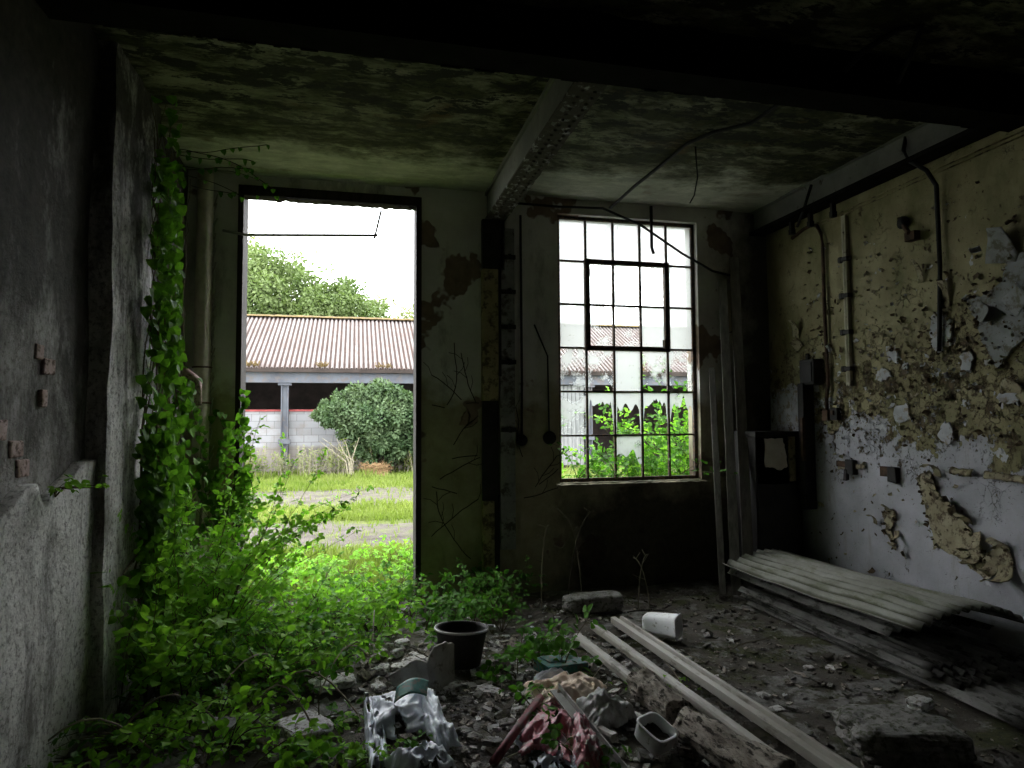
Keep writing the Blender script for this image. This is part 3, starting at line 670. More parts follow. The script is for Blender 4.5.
for i in range(1300):
    y = U(3.1, 5.5); z = R.gauss(1.9, .40)
    if i > 1240: z = U(.3, 1.2)
    elif i > 1120: z = U(2.4, 3.2)
    if z < .2 or z > 3.3: continue
    if 4.83 < y < 5.0 and z > 1.8: continue
    if y < 3.85 and z < 1.4: continue
    s_ = abs(R.gauss(0, .014))+.008; m.cur = R.choice((0, 0, 1, 2, 2, 2)); flake(m, y, z, s_*U(.6, 1.4), s_*U(.8, 1.8), U(.8, 2.6), U(0, 6.28), .001)
CRUST = m
def patch_poly(pts, mat, name='bare_patch', jag=.012, th=.008):
    q = []
    for i, (y, z) in enumerate(pts):
        y2, z2 = pts[(i+1) % len(pts)]; n = max(2, int(math.hypot(y2-y, z2-z)/.035))
        for k in range(n): q.append((y+(y2-y)*k/n+U(-jag, jag), z+(z2-z)*k/n+U(-jag, jag)))
    m = MB(); n = len(q)
    for d in (.004, -th):
        for a, b in q: m.v.append(V((XR-.010+d, a, b)))
    m.face([n+k for k in range(n)])
    for k in range(n): m.face([k, (k+1) % n, n+(k+1) % n, n+k])
    return m.build(name, mat, wall_right)
def patch(y, z, w_, h, mat):
    sd = U(0, 99); pts = []
    for k in range(9):
        a = 2*PI*k/9; rr = 1+.5*noise.noise(V((math.cos(a)*1.6+sd, math.sin(a)*1.6, 0))); pts.append((y+w_/2*math.cos(a)*rr, z+h/2*math.sin(a)*rr))
    patch_poly(pts, mat)
patch_poly([(3.768, 2.435), (3.623, 2.429), (3.49, 2.505), (3.448, 2.657), (3.301, 2.66), (3.26, 2.204), (3.45, 2.034), (3.553, 1.917), (3.639, 2.088)], M['flakegrey'])
patch_poly([(4.073, 2.339), (3.984, 2.377), (3.887, 2.296), (3.911, 2.118), (4.015, 2.078), (4.073, 2.136)], M['flakewhite'])
for (y, z, w_, h) in [(3.788, 1.99, .1, .13), (4.367, 1.62, .15, .17), (3.975, 1.475, .11, .18), (3.48, 1.72, .2, .09), (4.42, 2.08, .07, .1), (4.55, 1.95, .14, .1), (4.47, 2.12, .06, .12), (4.32, 2.0, .06, .05)]: patch(y, z, w_, h, M['flakewhite'])
buff = M['flake']
def rim(pts, n, outward=1):
    cy = sum(p[0] for p in pts)/len(pts); cz_ = sum(p[1] for p in pts)/len(pts)
    for i, (y, z) in enumerate(pts):
        y2, z2 = pts[(i+1) % len(pts)]
        for k in range(max(1, int(math.hypot(y2-y, z2-z)/.022*n))):
            f = R.random(); a, b = y+(y2-y)*f, z+(z2-z)*f; CRUST.cur = R.choice((2, 2, 0)); flake(CRUST, a+U(-.015, .015), b+U(-.015, .015), U(.012, .035), U(.015, .045), U(1.4, 2.8), U(0, 6.28), .003)
BP = [[(4.236, 1.149), (4.125, 1.203), (4.048, .99), (3.901, .922), (3.812, .809), (3.74, .70), (3.69, .60), (3.713, .501), (3.82, .56), (3.901, .60), (4.106, .652), (4.184, .899)], [(3.70, .66), (3.62, .72), (3.54, .74), (3.50, .62), (3.60, .54), (3.70, .56)], [(4.60, .82), (4.5, .873), (4.46, .80), (4.53, .70), (4.47, .56), (4.51, .55), (4.57, .68)], [(3.768, 2.435), (3.623, 2.429), (3.49, 2.505), (3.448, 2.657), (3.301, 2.66), (3.26, 2.204), (3.45, 2.034), (3.553, 1.917), (3.639, 2.088)], [(4.073, 2.339), (3.984, 2.377), (3.887, 2.296), (3.911, 2.118), (4.015, 2.078), (4.073, 2.136)]]
for q_ in BP: rim(q_, .8)  # dark chips along the patch edges stand in for shadow behind curls
stuff(CRUST.build('peeling_paint', [M['flake'], M['flakewhite'], M['crust']], wall_right, True, solid=.0015))
patch_poly([(4.236, 1.149), (4.125, 1.203), (4.048, .99), (3.901, .922), (3.812, .809), (3.74, .70), (3.69, .60), (3.713, .501), (3.82, .56), (3.901, .60), (4.106, .652), (4.184, .899)], buff)
patch_poly([(3.70, .66), (3.62, .72), (3.54, .74), (3.50, .62), (3.60, .54), (3.70, .56)], buff)
patch_poly([(4.60, .82), (4.5, .873), (4.46, .80), (4.53, .70), (4.47, .56), (4.51, .55), (4.57, .68)], buff)
patch_poly([(5.1, 1.13), (4.78, 1.17), (4.78, 1.21), (5.1, 1.20)], buff)
patch_poly([(5.94, 1.88), (5.53, 1.863), (5.53, 1.528), (5.95, 1.525)], M['flakewhite'])
# the yellow coat ends in a thick lifted lip
m = MB()
m.grid(lambda u, v: (XR-.012-.03*math.sin(v*2.4)*(.5+.6*abs(fn(u*9, 0, 4))), 3.95-.9*u, 1.235-.045*v+.012*fr(u*9, v, 0, 2)-.03*u), 60, 5, lambda u, v: fn(u*6, 0, 9) > .35)
m.build('paint_flake', M['flake'], wall_right, True, solid=.004)

# ------------------------------------------------------------------ CEILING CABLES
wall_tube('cable', 'sagging black cable crossing the top of the window', 'cable', [(1.42, YF-.03, 3.66), (1.9, YF-.03, 3.655), (2.35, YF-.06, 3.66), (2.75, YF-.06, 3.52), (3.2, YF-.05, 3.26), (3.55, YF-.03, 3.10), (3.8, YF-.02, 3.06)], .012, M['rubber'], 'cable')
wall_tube('cable', 'black cable looping along the ceiling from cross beam to window head', 'cable', [(2.42, YF-.08, 3.66), (2.45, 5.5, 3.70), (2.46, 5.0, 3.70), (2.47, 4.55, 3.71), (2.55, 4.3, 3.70), (2.7, 4.05, 3.67), (2.75, 3.75, 3.70), (2.78, 3.42, 3.6)], .014, M['rubber'], 'cable')
wall_tube('cable', 'thin wire dangling from ceiling above right half of the window', 'cable', [(2.6, 4.65, 3.76), (2.62, 4.66, 3.5), (2.60, 4.68, 3.36), (2.57, 4.70, 3.30)], .005, M['rubber'], 'wire')
wall_tube('cable', 'looped cable under the nearer ceiling in front of the cross beam', 'cable', [(2.75, 3.2, 3.60), (2.8, 3.1, 3.68), (2.9, 2.95, 3.735), (3.0, 2.9, 3.735), (3.05, 3.0, 3.68), (3.12, 3.2, 3.58)], .016, M['rubber'], 'cable')
wall_tube('iron_strap', 'short rusted strap hanging in front of a top window pane', 'strap', [(2.87, YF-.05, 3.72), (2.87, YF-.05, 3.3), (2.89, YF-.05, 3.24)], .016, M['black'], 'strap')
wall_tube('cable', 'stiff cable slanting from ceiling to right wall beam in the corner', 'cable', [(4.0, 5.1, 3.7), (4.02, 5.25, 3.5), (4.05, 5.38, 3.40)], .014, M['rubber'], 'cable')

# ------------------------------------------------------------------ LEAVES
def leaf(mb, p, d, nrm, L, W, fold=.25, droop=.2, wide=False):
    d = d.normalized(); s_ = d.cross(nrm)
    if s_.length < 1e-3: s_ = V((1, 0, 0))
    s_.normalize(); n = s_.cross(d)
    ts = (0, .22, .5, .78, 1.0); ws = (.40, .5, .30) if not wide else (.56, .48, .24)
    mid = [p+d*(L*t)-n*(L*droop*t*t) for t in ts]
    o = len(mb.v); mb.v.extend(mid)
    for sg in (-1, 1):
        for i in range(3):
            q = mid[i+1]+s_*(sg*W*ws[i])+n*(fold*W*ws[i])
            if wide and i == 0: q = q-d*(L*.14)
            mb.v.append(q)
    for sg in (0, 1):
        b = o+5+3*sg
        fs = [[o, b, o+1], [o+1, b, b+1, o+2], [o+2, b+1, b+2, o+3], [o+3, b+2, o+4]]
        for f in fs: mb.face(f if sg == 0 else f[::-1])
def leaf4(mb, p, d, nrm, L, W):
    d = d.normalized(); s_ = d.cross(nrm); s_ = s_.normalized() if s_.length > 1e-3 else V((1, 0, 0)); n = s_.cross(d)
    o = len(mb.v); mb.v.extend([p, p+d*L*.5-s_*W*.5+n*W*.12, p+d*L*.5, p+d*L*.5+s_*W*.5+n*W*.12, p+d*L])
    mb.face([o, o+1, o+2]); mb.face([o, o+2, o+3]); mb.face([o+1, o+4, o+2]); mb.face([o+2, o+4, o+3])
def rv(): return V((R.gauss(0, 1), R.gauss(0, 1), R.gauss(0, 1))).normalized()
def trifol(mb, p, d, up, L):
    d = d.normalized(); side = d.cross(up)
    side = side.normalized() if side.length > 1e-3 else V((1, 0, 0))
    for a in (0, 1, -1):
        dd = (d*(1 if a == 0 else .35)+side*a+V((0, 0, U(-.25, .1)))).normalized()
        leaf(mb, p+d*(L*.3 if a == 0 else 0), dd, up+rv()*.35, L*(1 if a == 0 else .85)*U(.85, 1.1), L*.66, U(.1, .4), U(.05, .4))
def bramble(loc, label, group, h, spread, canes, L, mat='leaf', lean=(0, 0), dens=1., droop=1., stem='stem', zmin=None, cat='bramble', name='bramble_plant', wallx=None):
    t = thing(name, loc, label, cat, group); S = MB(); Lf = MB(); base = V(loc)
    for c in range(canes):
        a = U(0, 2*PI); s_ = spread*U(.4, 1.2)
        d = V((math.cos(a)*s_+lean[0], math.sin(a)*s_+lean[1], 1)).normalized()
        p = base+V((math.cos(a)*.004, math.sin(a)*.004, -.01)); pts = [p.copy()]; LEN = h*U(.7, 1.5); n = max(6, int(LEN/.06)); st = LEN/n
        side = 1
        for i in range(n):
            d = (d+V((U(-.14, .14), U(-.14, .14), -.9*droop*st/h*U(.5, 1.6)))).normalized()
            p = p+d*st
            if p.z < base.z+.03: p.z = base.z+.03; d.z = abs(d.z)*.3
            if p.x < XL+.03 and p.y < YF: p.x = XL+.03
            if p.x > XR-.03 and p.y < YF: p.x = XR-.03
            if base.y < YF and p.y > YF-.03 and not (DX0+.06 < p.x < DX1-.06): p.y = YF-.03
            if base.y > YF+WT and p.y < YF+WT+.02 and not (wallx or DX0+.06 < p.x < DX1-.06): p.y = YF+WT+.02
            pts.append(p.copy())
            if i > 0 and R.random() < .85*dens:
                side = -side; up = V((R.gauss(0, .55), R.gauss(-.25, .55), .8)).normalized()
                out = (d.cross(V((0, 0, 1)))*side+d*.5+rv()*.35).normalized()
                if out.z < -.3: out.z = -.3
                q = p+out*U(.02, .06)+V((0, 0, U(0, .03)))
                S.tube([p, q], .0013, 3, False); trifol(Lf, q, out, up, L*U(.65, 1.2)*(1-.3*i/n))
        S.tube(pts, [.0045*(1-.75*i/n) for i in range(n+1)], 4)
    for q in S.v+Lf.v:
        q.z = max(q.z, -.02 if base.y < YF else -.08)
        if base.y < YF and not wallx:
            if not (DX0+.05 < q.x < DX1-.05): q.y = min(q.y, YF-.015)
            q.x = max(q.x, XL+.03)
            if 3.97 < q.y < 4.89: q.x = max(q.x, -1.27)
        elif base.y > YF+WT and not (DX0+.02 < q.x < DX1-.02): q.y = max(q.y, YF+WT+.015)
    S.build('stem', M[stem], t); Lf.build('foliage', M[mat], t)
    return t
def rect(x0, x1, y0, y1): return U(x0, x1), U(y0, y1)

# climber on the left wall behind the pilaster
t = thing('climbing_ivy', (XL+.05, 5.4, 0), 'leafy green climber hanging down the left wall beside the doorway', 'ivy')
S = MB(); Lf = MB()
def wallx(y): return -1.29 if y < 4.88 else XL+.01
for k in range(34):
    y = U(4.15, 5.1) if k % 2 else U(4.9, 5.7); p = V((wallx(y)+.03, y, U(.2, .9))); pts = [p.copy()]; top = U(2.7, 3.66) if k % 3 else U(1.7, 2.4)
    while p.z < top:
        p = p+V((U(-.03, .035), U(-.05, .05), U(.08, .14))); p.y = max(4.12 if p.z > 1.9 else 4.5, min(5.75, p.y)); p.x = max(wallx(p.y)+.015, min(wallx(p.y)+.09, p.x)); pts.append(p.copy())
    S.tube(pts, [.006*(1-.6*i/len(pts)) for i in range(len(pts))], 5)
    for q in pts:
        for r_ in range(4 if q.z < 3.3 else 2):
            o = q+V((abs(R.gauss(0, .06)), R.gauss(0, .07), R.gauss(0, .06)))
            if o.x < wallx(o.y)+.015: continue
            if o.z > 1.9 and o.x > -.240*o.y-.07*fn(o.z*3, 0): continue
            if fr(o.y*1.4, o.z*1.1, 4, 2.2) < -.08 and o.z > 1.3: continue
            if 1.55 < o.z < 1.9 and o.y > 5.6: continue
            nrm = (V((.7, -.7, .45))+rv()*.9).normalized(); d = (V((U(-.1, .6), U(-.6, .6), -1))+rv()*.5).normalized()
            leaf(Lf, o, d, nrm, U(.045, .09), U(.045, .08), U(.05, .3), U(.0, .3), True)
S.build('stem', M['stem'], t); Lf.build('foliage', M['ivy'], t)
t = thing('climbing_ivy', (-1.0, YF-.06, .9), 'sprays of climber creeping onto the left door jamb', 'ivy')
S = MB(); Lf = MB()
for k in range(9):
    p = V((U(-1.3, -1.08), YF-.1, U(.6, 1.3))); pts = [p.copy()]; d = V((U(.1, .8), 0, U(.2, 1))).normalized()
    for i in range(R.randint(6, 14)):
        d = (d+V((U(-.3, .3), U(-.2, .2), U(-.25, .3)))).normalized(); p = p+d*.075; p.y = min(max(p.y, YF-.25), YF-.04); p.x = min(max(p.x, -1.33), -.90); pts.append(p.copy())
        if p.z > 2.2: break
    S.tube(pts, .004, 4)
    for q in pts:
        for r_ in range(3):
            nrm = (V((.3, -.8, .4))+rv()*.5).normalized()
            leaf(Lf, q+V((U(-.05, .05), -abs(U(0, .07)), U(-.05, .05))), (V((U(-.6, .6), U(-.4, .1), -1))+rv()*.2).normalized(), nrm, U(.04, .075), U(.04, .065), U(.05, .3), .2, True)
S.build('stem', M['stem'], t); Lf.build('foliage', M['ivy'], t)
t = thing('climbing_ivy', (-.9, 5.6, 3.66), 'dry twiggy climber shoot trailing under the ceiling above doorway', 'ivy')
S = MB(); Lf = MB()
for k in range(7):
    p = V((XL+.06, U(5.3, 5.9), U(3.55, 3.68))); pts = [p.copy()]; d = V((1, U(-.3, .3), U(-.05, .02)))
    for i in range(R.randint(5, 11)):
        d = (d+V((0, U(-.25, .25), U(-.14, .1)))).normalized(); p = p+d*.075; p.z = min(p.z, 3.69); p.y = min(p.y, YF-.05); pts.append(p.copy())
        if R.random() < .55: leaf(Lf, p, (V((U(-.5, .5), U(-.5, .5), -1))).normalized(), (V((.3, -.8, .3))+rv()*.4).normalized(), U(.03, .055), U(.025, .045), .2, .2, True)
    S.tube(pts, .0035, 4)
S.build('stem', M['deadstem'], t); Lf.build('foliage', M['leaf2'], t)

# bramble thicket
for i in range(36):
    x, y = rect(-1.25, -.02, 2.95, 4.1)
    bramble((x, y, floor_z(x, y)), 'low bramble sprig sprawling over dark rubble in left foreground', 'brambles in the left foreground', U(.18, .38), 1.0, R.randint(3, 5), U(.045, .075), 'leaf' if R.random() < .8 else 'leaf2')
for i in range(20):
    x, y = rect(-1.33, -.75, 4.1, 5.9)
    bramble((x, y, floor_z(x, y)), 'tall arching bramble along the foot of the ivy-clad left wall', 'tall brambles along the left wall', U(.5, 1.0)*(1.35 if y > 4.9 else .75), .42, R.randint(4, 7), U(.06, .09), 'leaf', lean=(.14, -.05), droop=.62)
for i in range(50):
    x, y = rect(-.9, .45, 4.1, 6.3)
    if x > -.1 and y < 4.75: x -= .5
    bramble((x, y, floor_z(x, y)), 'bushy green bramble in the thicket spreading in through the doorway', 'bramble thicket inside the doorway', U(.24, .42)*(1.25 if x < -.45 else 1), .8, R.randint(6, 9), U(.05, .078), 'leaf' if R.random() < .8 else 'leaf2')
for i in range(24):
    x, y = rect(-.95, .9, 6.4, 7.9)
    bramble((x, y, -.05), 'bright green bramble growing on the yard side of the threshold', 'brambles just outside the doorway', U(.22, .40), .8, R.randint(6, 9), U(.055, .08), 'leaf')
for i in range(20):
    x, y = rect(.42, 1.32, 5.0, 5.95)
    bramble((x, y, floor_z(x, y)), 'bramble rising in shade at the foot of the ochre and grey column', 'brambles at the foot of the column', U(.25, .40), .6, R.randint(3, 6), U(.055, .08), 'leaf2' if R.random() < .75 else 'leaf')
for i in range(6):
    x, y = rect(.95, 1.25, 4.0, 4.5)
    bramble((x, y, floor_z(x, y)), 'bramble sprig with large leaves beside the black bucket', 'brambles right of the bucket', U(.22, .34), .6, 3, U(.07, .09), 'leaf2')
for i, (x, y, l) in enumerate([(1.0, 3.0, 'small bramble seedling growing over the pink plastic sheet'), (.92, 3.5, 'small bramble shoot left of the peach cloth'), (.25, 3.15, 'bramble seedling on moss beside the white sack'), (1.72, 3.7, 'tuft of fresh weed between the pale rails behind the log')]):
    bramble((x, y, floor_z(x, y)+.02), l, None, .17, .8, 4, .06 if i != 3 else .03, 'leaf2' if i != 3 else 'leaf')
for i, (x, y, l) in enumerate([(-.62, 4.3, 'sparse bramble in front of the pilaster gap')]): pass
for i in range(27):
    x, y = rect(1.95, 3.85, 6.5, 7.3)
    bramble((x, y, -.05), 'tall bramble pressing against the outside of broken window', 'brambles outside the window', U(1.0, 1.42)*(1.35 if x > 3.2 else 1), .18, R.randint(6, 9), U(.065, .10), 'leaf' if i % 2 else 'leaf2', droop=.45)
for (x, z, l) in [(3.2, 1.05, 'bramble spray reaching in over right end of the window sill'), (2.5, 1.02, 'bramble spray reaching in over middle of the window sill'), (2.1, 1.02, 'thin bramble spray reaching in over left end of the window sill')]:
    bramble((x, GY-.03, z), l, None, .42, .8, 3, .055, 'leaf2', lean=(.2, -.5), wallx=1, name='bramble_spray')
bramble((XL+.04, 3.52, 1.26), 'tiny sprig sprouting from the broken render on left wall', None, .16, .9, 3, .045, 'leaf', lean=(.6, .3), name='bramble_spray')
# dry canes
for i in range(7):
    x, y = rect(-1.2, 0.2, 3.3, 4.6); a = U(0, 6.28); L = U(.4, .8); p = V((x, y, .04)); pts = []
    for k in range(8): pts.append(p+V((math.cos(a)*L*k/7, math.sin(a)*L*k/7, .16*math.sin(PI*k/7)+.02)))
    m = MB(); m.tube(pts, .005, 5); tag(m.build('dry_cane', M['palestem']), 'bare pale cane arching through the brambles on the left', 'cane', 'bare canes among the brambles')

# dead vines on the end wall
for zone, (x0, x1, lab) in enumerate([(.66, 1.13, 'dead creeper stem clinging to the wall right of the doorway'), (1.48, 1.88, 'dead creeper stem on the wall left of the window')]):
    for i in range(13 if zone == 0 else 5):
        x = U(x0, x1); z = U(.25, 1.9); p = V((x, YF-.004, z)); a = U(.1, 1.2) if R.random() < .6 else U(1.9, 2.9); pts = [p.copy()]
        m = MB()
        for k in range(R.randint(8, 16)):
            a += U(-.22, .18); p = p+V((math.cos(a)*.06, 0, math.sin(a)*.06))
            if not (x0-.02 < p.x < x1+.02) or p.z < .1 or p.z > 2.35: break
            p.y = YF-.004-U(0, .006); pts.append(p.copy())
            if R.random() < .25:
                b = a+R.choice((-.7, .7)); m.tube([p, p+V((math.cos(b)*.08, -.005, math.sin(b)*.08)), p+V((math.cos(b+.2)*.14, -.008, math.sin(b+.2)*.14))], .003, 4)
        if len(pts) < 3: continue
        m.tube(pts, .0045, 5); tag(m.build('dead_creeper', M['deadstem']), lab, 'creeper', 'dead creepers '+('beside the doorway' if zone == 0 else 'beside the window'))
for i in range(9):
    p = V((U(1.95, 3.35), GY+.03, U(3.2, 3.57))); a = U(.3, 2.8); pts = [p.copy()]
    for k in range(R.randint(4, 9)):
        a += U(-.3, .3); p = p+V((math.cos(a)*.06, U(0, .006), -abs(math.sin(a))*.06)); p.x = max(1.93, min(3.37, p.x)); pts.append(p.copy())
    m = MB(); m.tube(pts, .004, 4); tag(m.build('dead_creeper', M['deadstem']), 'dry creeper stem pressed on the outside of the top window panes', 'creeper', 'dead creepers on the window panes')
for i, (x, y, L, a) in enumerate([(1.55, 5.5, .75, 1.2), (1.75, 5.4, .9, .5), (1.95, 5.6, .8, 2.0), (2.3, 5.2, .5, .8), (2.45, 5.3, .45, 2.4)]):
    pts = [V((x+math.cos(a)*L*.35*(k/8)**1.5, y+.1*math.sin(a)*k/8, L*math.sin(.5*PI*k/8)*.9)) for k in range(9)]
    m = MB(); m.tube(pts, .004, 5)
    for k in (3, 5, 7): m.tube([pts[k], pts[k]+V((U(-.1, .1), U(-.05, .05), U(.02, .1)))], .0025, 4)
    tag(m.build('dry_stalk', M['palestem' if i != 1 else 'deadstem']), 'thin dry stalk arching up under the window', 'stalk', 'dry stalks under the window')

# ------------------------------------------------------------------ FLOOR OBJECTS
def sheet_pts(W, L, arch, amp=.017, pitch=.075, sag=0, dent=0):
    def f(u, v):
        x = W*(u-.5); y = L*(v-.5)
        z = amp*math.sin(2*PI*x/pitch)+arch*(1-(2*u-1)**2)+sag*(2*v-1)**2+dent*fn(x, y, 3, 2.2)
        return V((x, y, z))
    return f
def corrugated(loc, W, L, arch, rz, label, grp, tilt=0, roll=0, dent=.01, sag=0, mat='sheet'):
    f = sheet_pts(W, L, arch, dent=dent, sag=sag); rot = RZ(rz) @ RX(tilt) @ RY(roll); m = MB(); c = V(loc)
    m.grid(lambda u, v: c+rot @ f(u, v), int(W/.075*8), 16)
    o = m.build('corrugated_sheet', M[mat], None, True, solid=.006); o.location = (0, 0, 0)
    return tag(o, label, 'sheet', grp)
corrugated((3.71, 4.46, .275), .86, 2.1, .11, .015, 'topmost corrugated sheet, arched and mossy, crowning the stack by right wall', None, -.02, 0, .02)
corrugated((3.70, 4.55, .205), .80, 1.95, .05, -.03, 'corrugated sheet directly beneath the arched mossy one', None, -.02, .03, mat='sheetdark')
low = [(3.72, 4.35, .085, 1.95, .03), (3.70, 4.28, .065, 2.0, -.03), (3.73, 4.25, .045, 2.1, .03), (3.71, 4.0, .022, 2.5, -.015), (3.73, 3.95, .0, 2.5, .03)]
for x, y, z, L, rz in low:
    corrugated((x, y, z+.012), .80, L, 0, rz, 'dull flat corrugated sheet low in the pile by right wall', 'flat corrugated sheets under the arched one', dent=.006, mat='sheetdark')
for y, l in ((5.2, 'short dark timber propping far end of the arched sheet'), (3.95, 'short dark timber propping near end of the arched sheet')):
    m = MB(); m.b2((3.45, y, .105), (4.0, y+.09, .185)); tag(m.build('timber_bearer', M['black'], bevel=.006), l, 'timber')

def channel(name, p0, p1, W, H, mat, label, lips=True):
    p0, p1 = V(p0), V(p1); d = (p1-p0).normalized(); s_ = d.cross(V((0, 0, 1))).normalized(); up = s_.cross(d)
    if lips: prof = [(-W/2, 0), (-W/2, H), (-W*.3, H), (-W*.24, H*.55), (-W*.05, H*.5), (W*.05, H*.5), (W*.12, H), (W/2, H*.95), (W/2, 0)]
    else: prof = [(-W/2, 0), (-W/2, H*.7), (-W*.36, H), (W*.36, H), (W/2, H*.7), (W/2, 0)]
    m = MB(); n = 30; k = len(prof); o = 0
    for i in range(n+1):
        q = p0+(p1-p0)*(i/n)+up*(.004*fn(i*.4, p0.x*5))
        for a, b in prof: m.v.append(q+s_*a+up*b)
    for i in range(n):
        for j in range(k): m.face([i*k+j, (i+1)*k+j, (i+1)*k+(j+1) % k, i*k+(j+1) % k])
    m.face(list(range(k))); m.face([n*k+j for j in range(k)][::-1])
    return tag(m.build(name, mat, None, False, bevel=.002), label, 'rail')
channel('plastic_rail', (1.985, 4.90, .02), (2.10, 2.35, .03), .10, .05, M['cream'], 'widest pale grooved rail on the floor, farthest right of the set')
channel('plastic_rail', (1.765, 4.82, .02), (1.885, 2.35, .035), .058, .045, M['cream'], 'long pale rail on the floor, middle of the set, running past the log', False)
channel('plastic_rail', (1.56, 4.60, .02), (1.645, 3.30, .03), .06, .045, M['cream'], 'short pale rail on the floor, leftmost, ending under the log', False)
channel('plastic_rail', (1.38, 3.62, .01), (1.50, 3.0, .03), .05, .04, M['cream'], 'stub of dull rail leading to the square white tub', False)
channel('plastic_rail', (1.18, 3.30, .01), (1.24, 3.10, .03), .045, .04, M['cream'], 'shortest rail offcut lying between metal strip and white tub', False)

def log(p0, p1, r0, r1, label, seed):
    p0, p1 = V(p0), V(p1); d = (p1-p0).normalized(); s_ = d.cross(V((0, 0, 1))).normalized(); up = s_.cross(d); m = MB(); nu, nv = 40, 28
    def f(u, v):
        a = 2*PI*v; r = (r0+(r1-r0)*u)*(1+.22*fr(math.cos(a)*1.3+seed, math.sin(a)*1.3, u*3, 1.6)+.08*fn(a*4, u*14, seed))
        if u in (0., 1.): r *= .55
        e = (p1-p0).length*u+(.03*fn(a, seed, 3)*(1 if u > .9 or u < .1 else 0))
        return p0+d*e+s_*r*math.cos(a)+up*r*math.sin(a)
    m.grid(f, nu, nv); o = len(m.v); m.v.append(p0); m.v.append(p1)
    for j in range(nv):
        m.face([o, j+1, j]); m.face([o+1, nu*(nv+1)+j, nu*(nv+1)+j+1])
    return tag(m.build('log', M['bark'], None, True), label, 'log')
log((1.60, 3.62, .09), (1.64, 3.20, .08), .085, .075, 'short rotten brown log piece behind, lying on the leftmost rail', 3)
log((1.62, 3.14, .07), (1.74, 2.45, .09), .075, .095, 'longer rotten log in front with shaggy peeling bark', 8)

# bucket
bx, by = .68, 4.36
t = thing('bucket', (bx, by, 0), 'black plastic bucket standing among brambles and rubble', 'bucket')
rot = RX(-.06) @ RY(.04)
m = MB(); m.lathe((bx, by, .01), [(0, 0), (.125, 0), (.13, .01), (.165, .21), (.172, .21), (.172, .235), (.16, .235), (.157, .21), (.122, .02), (0, .015)], 40, rot); m.build('body', M['black'], t, True)
m = MB(); m.lathe((bx, by, .01), [(.168, .222), (.178, .222), (.181, .228), (.178, .234), (.168, .234)], 40, rot); o = m.build('rim', M['clearbag'], t, True); o['label'] = 'greyed scuffed rim'
m = MB(); m.tube([(bx+.17, by-.04, .235), (bx+.225, by-.03, .23), (bx+.23, by+.03, .23), (bx+.17, by+.04, .235)], .008, 6); m.build('handle', M['clearbag'], t, True)

# broken washbasin
def basin():
    bot = [(.235, 4.09), (.30, 3.99), (.385, 3.93), (.435, 3.92), (.47, 3.93), (.545, 4.0), (.60, 4.10)]
    hts = [.05, .11, .165, .16, .235, .245, .20]; lean = [.02, .06, .10, .05, .06, .05, .03]
    def ip(L, u):
        t = u*(len(L)-1); i = min(int(t), len(L)-2); f = t-i
        if isinstance(L[0], tuple): return tuple(a+(b-a)*f for a, b in zip(L[i], L[i+1]))
        return L[i]+(L[i+1]-L[i])*f
    m = MB()
    def f(u, v):
        x, y = ip(bot, u); h = ip(hts, u)*(1+.06*fn(u*13, 0, 3)); l = ip(lean, u)
        return (x-.03*v*(1-u), y+l*v+.02*math.sin(PI*v), .02+h*v)
    m.grid(f, 48, 10)
    m.grid(lambda u, v: (ip(bot, u)[0]*(1-v)+.41*v, ip(bot, u)[1]*(1-v)+4.12*v, .03+.01*fn(u*5, v*5)), 24, 5)
    return tag(m.build('broken_basin', M['dullwhite'], None, True, solid=.012), 'broken dull white shell of a basin tipped up beside the bucket', 'basin')
basin()

def cloth(name, x0, x1, y0, y1, hfun, mat, label, cat, n=40, rot=0, seed=0, hole=None, edge=.12):
    m = MB(); cx, cy = (x0+x1)/2, (y0+y1)/2; W, H = x1-x0, y1-y0
    def f(u, v):
        a, b = u-.5, v-.5
        # ragged outline
        k = 1+edge*fr(a*5+seed, b*5, seed, 1.)
        a, b = a*W*k, b*H*k; c, s_ = math.cos(rot), math.sin(rot)
        x, y = cx+a*c-b*s_, cy+a*s_+b*c
        return (x, y, max(floor_z(x, y)+.006, floor_z(x, y)+hfun(u, v, seed)))
    m.grid(f, n, n, hole)
    return tag(m.build(name, mat, None, True, solid=.003), label, cat)
def folds(amp, base=.02, sx=3, sy=3, lump=.0):
    def h(u, v, s):
        r1 = 1-abs(fn(u*sx+s, v*sy, s, 1)*2); r2 = 1-abs(fn(u*sx*2.3+s, v*sy*2.3, s+4, 1)*2)
        e = min(u, v, 1-u, 1-v)
        ck = .25*amp*(1-abs(fn(u*sx*4+s, v*sy*4, s+9, 1)*2))
        return base+ck*min(1, e*6+.15)+amp*(r1*r1*.8+.4*r2*r2)*min(1, e*6+.15)+lump*(math.sin(PI*u)*math.sin(PI*v))**.7
    return h
cloth('plastic_sack', .10, .46, 3.42, 3.92, folds(.05, .02, 1.5, 1.8, .06), M['sack'], 'large crumpled white plastic sack below the broken basin', 'sack', seed=3, hole=lambda u, v: fr(u*4, v*4, 9, 1) > .42)
cloth('plastic_sack', .34, .47, 3.2, 3.8, folds(.05, .03, 1.5, 2, .07), M['sack'], 'rolled white plastic sheet along the right edge of the sack', 'sheet', 26, .12, 6)
cloth('plastic_sack', .06, .16, 3.05, 3.95, folds(.04, .015, 2, 6, .01), M['sack'], 'torn strip of white plastic along the left edge of the sack', 'sheet', 30, .0, 8, lambda u, v: fr(u*3, v*9, 2, 1) > .25)
cloth('plastic_sack', .17, .44, 2.95, 3.22, folds(.06, .02, 2, 2, .04), M['sack'], 'dirty white plastic scrap at bottom edge below mossy patch', 'sheet', 26, .3, 12, lambda u, v: fr(u*4, v*4, 2, 1) > .3)
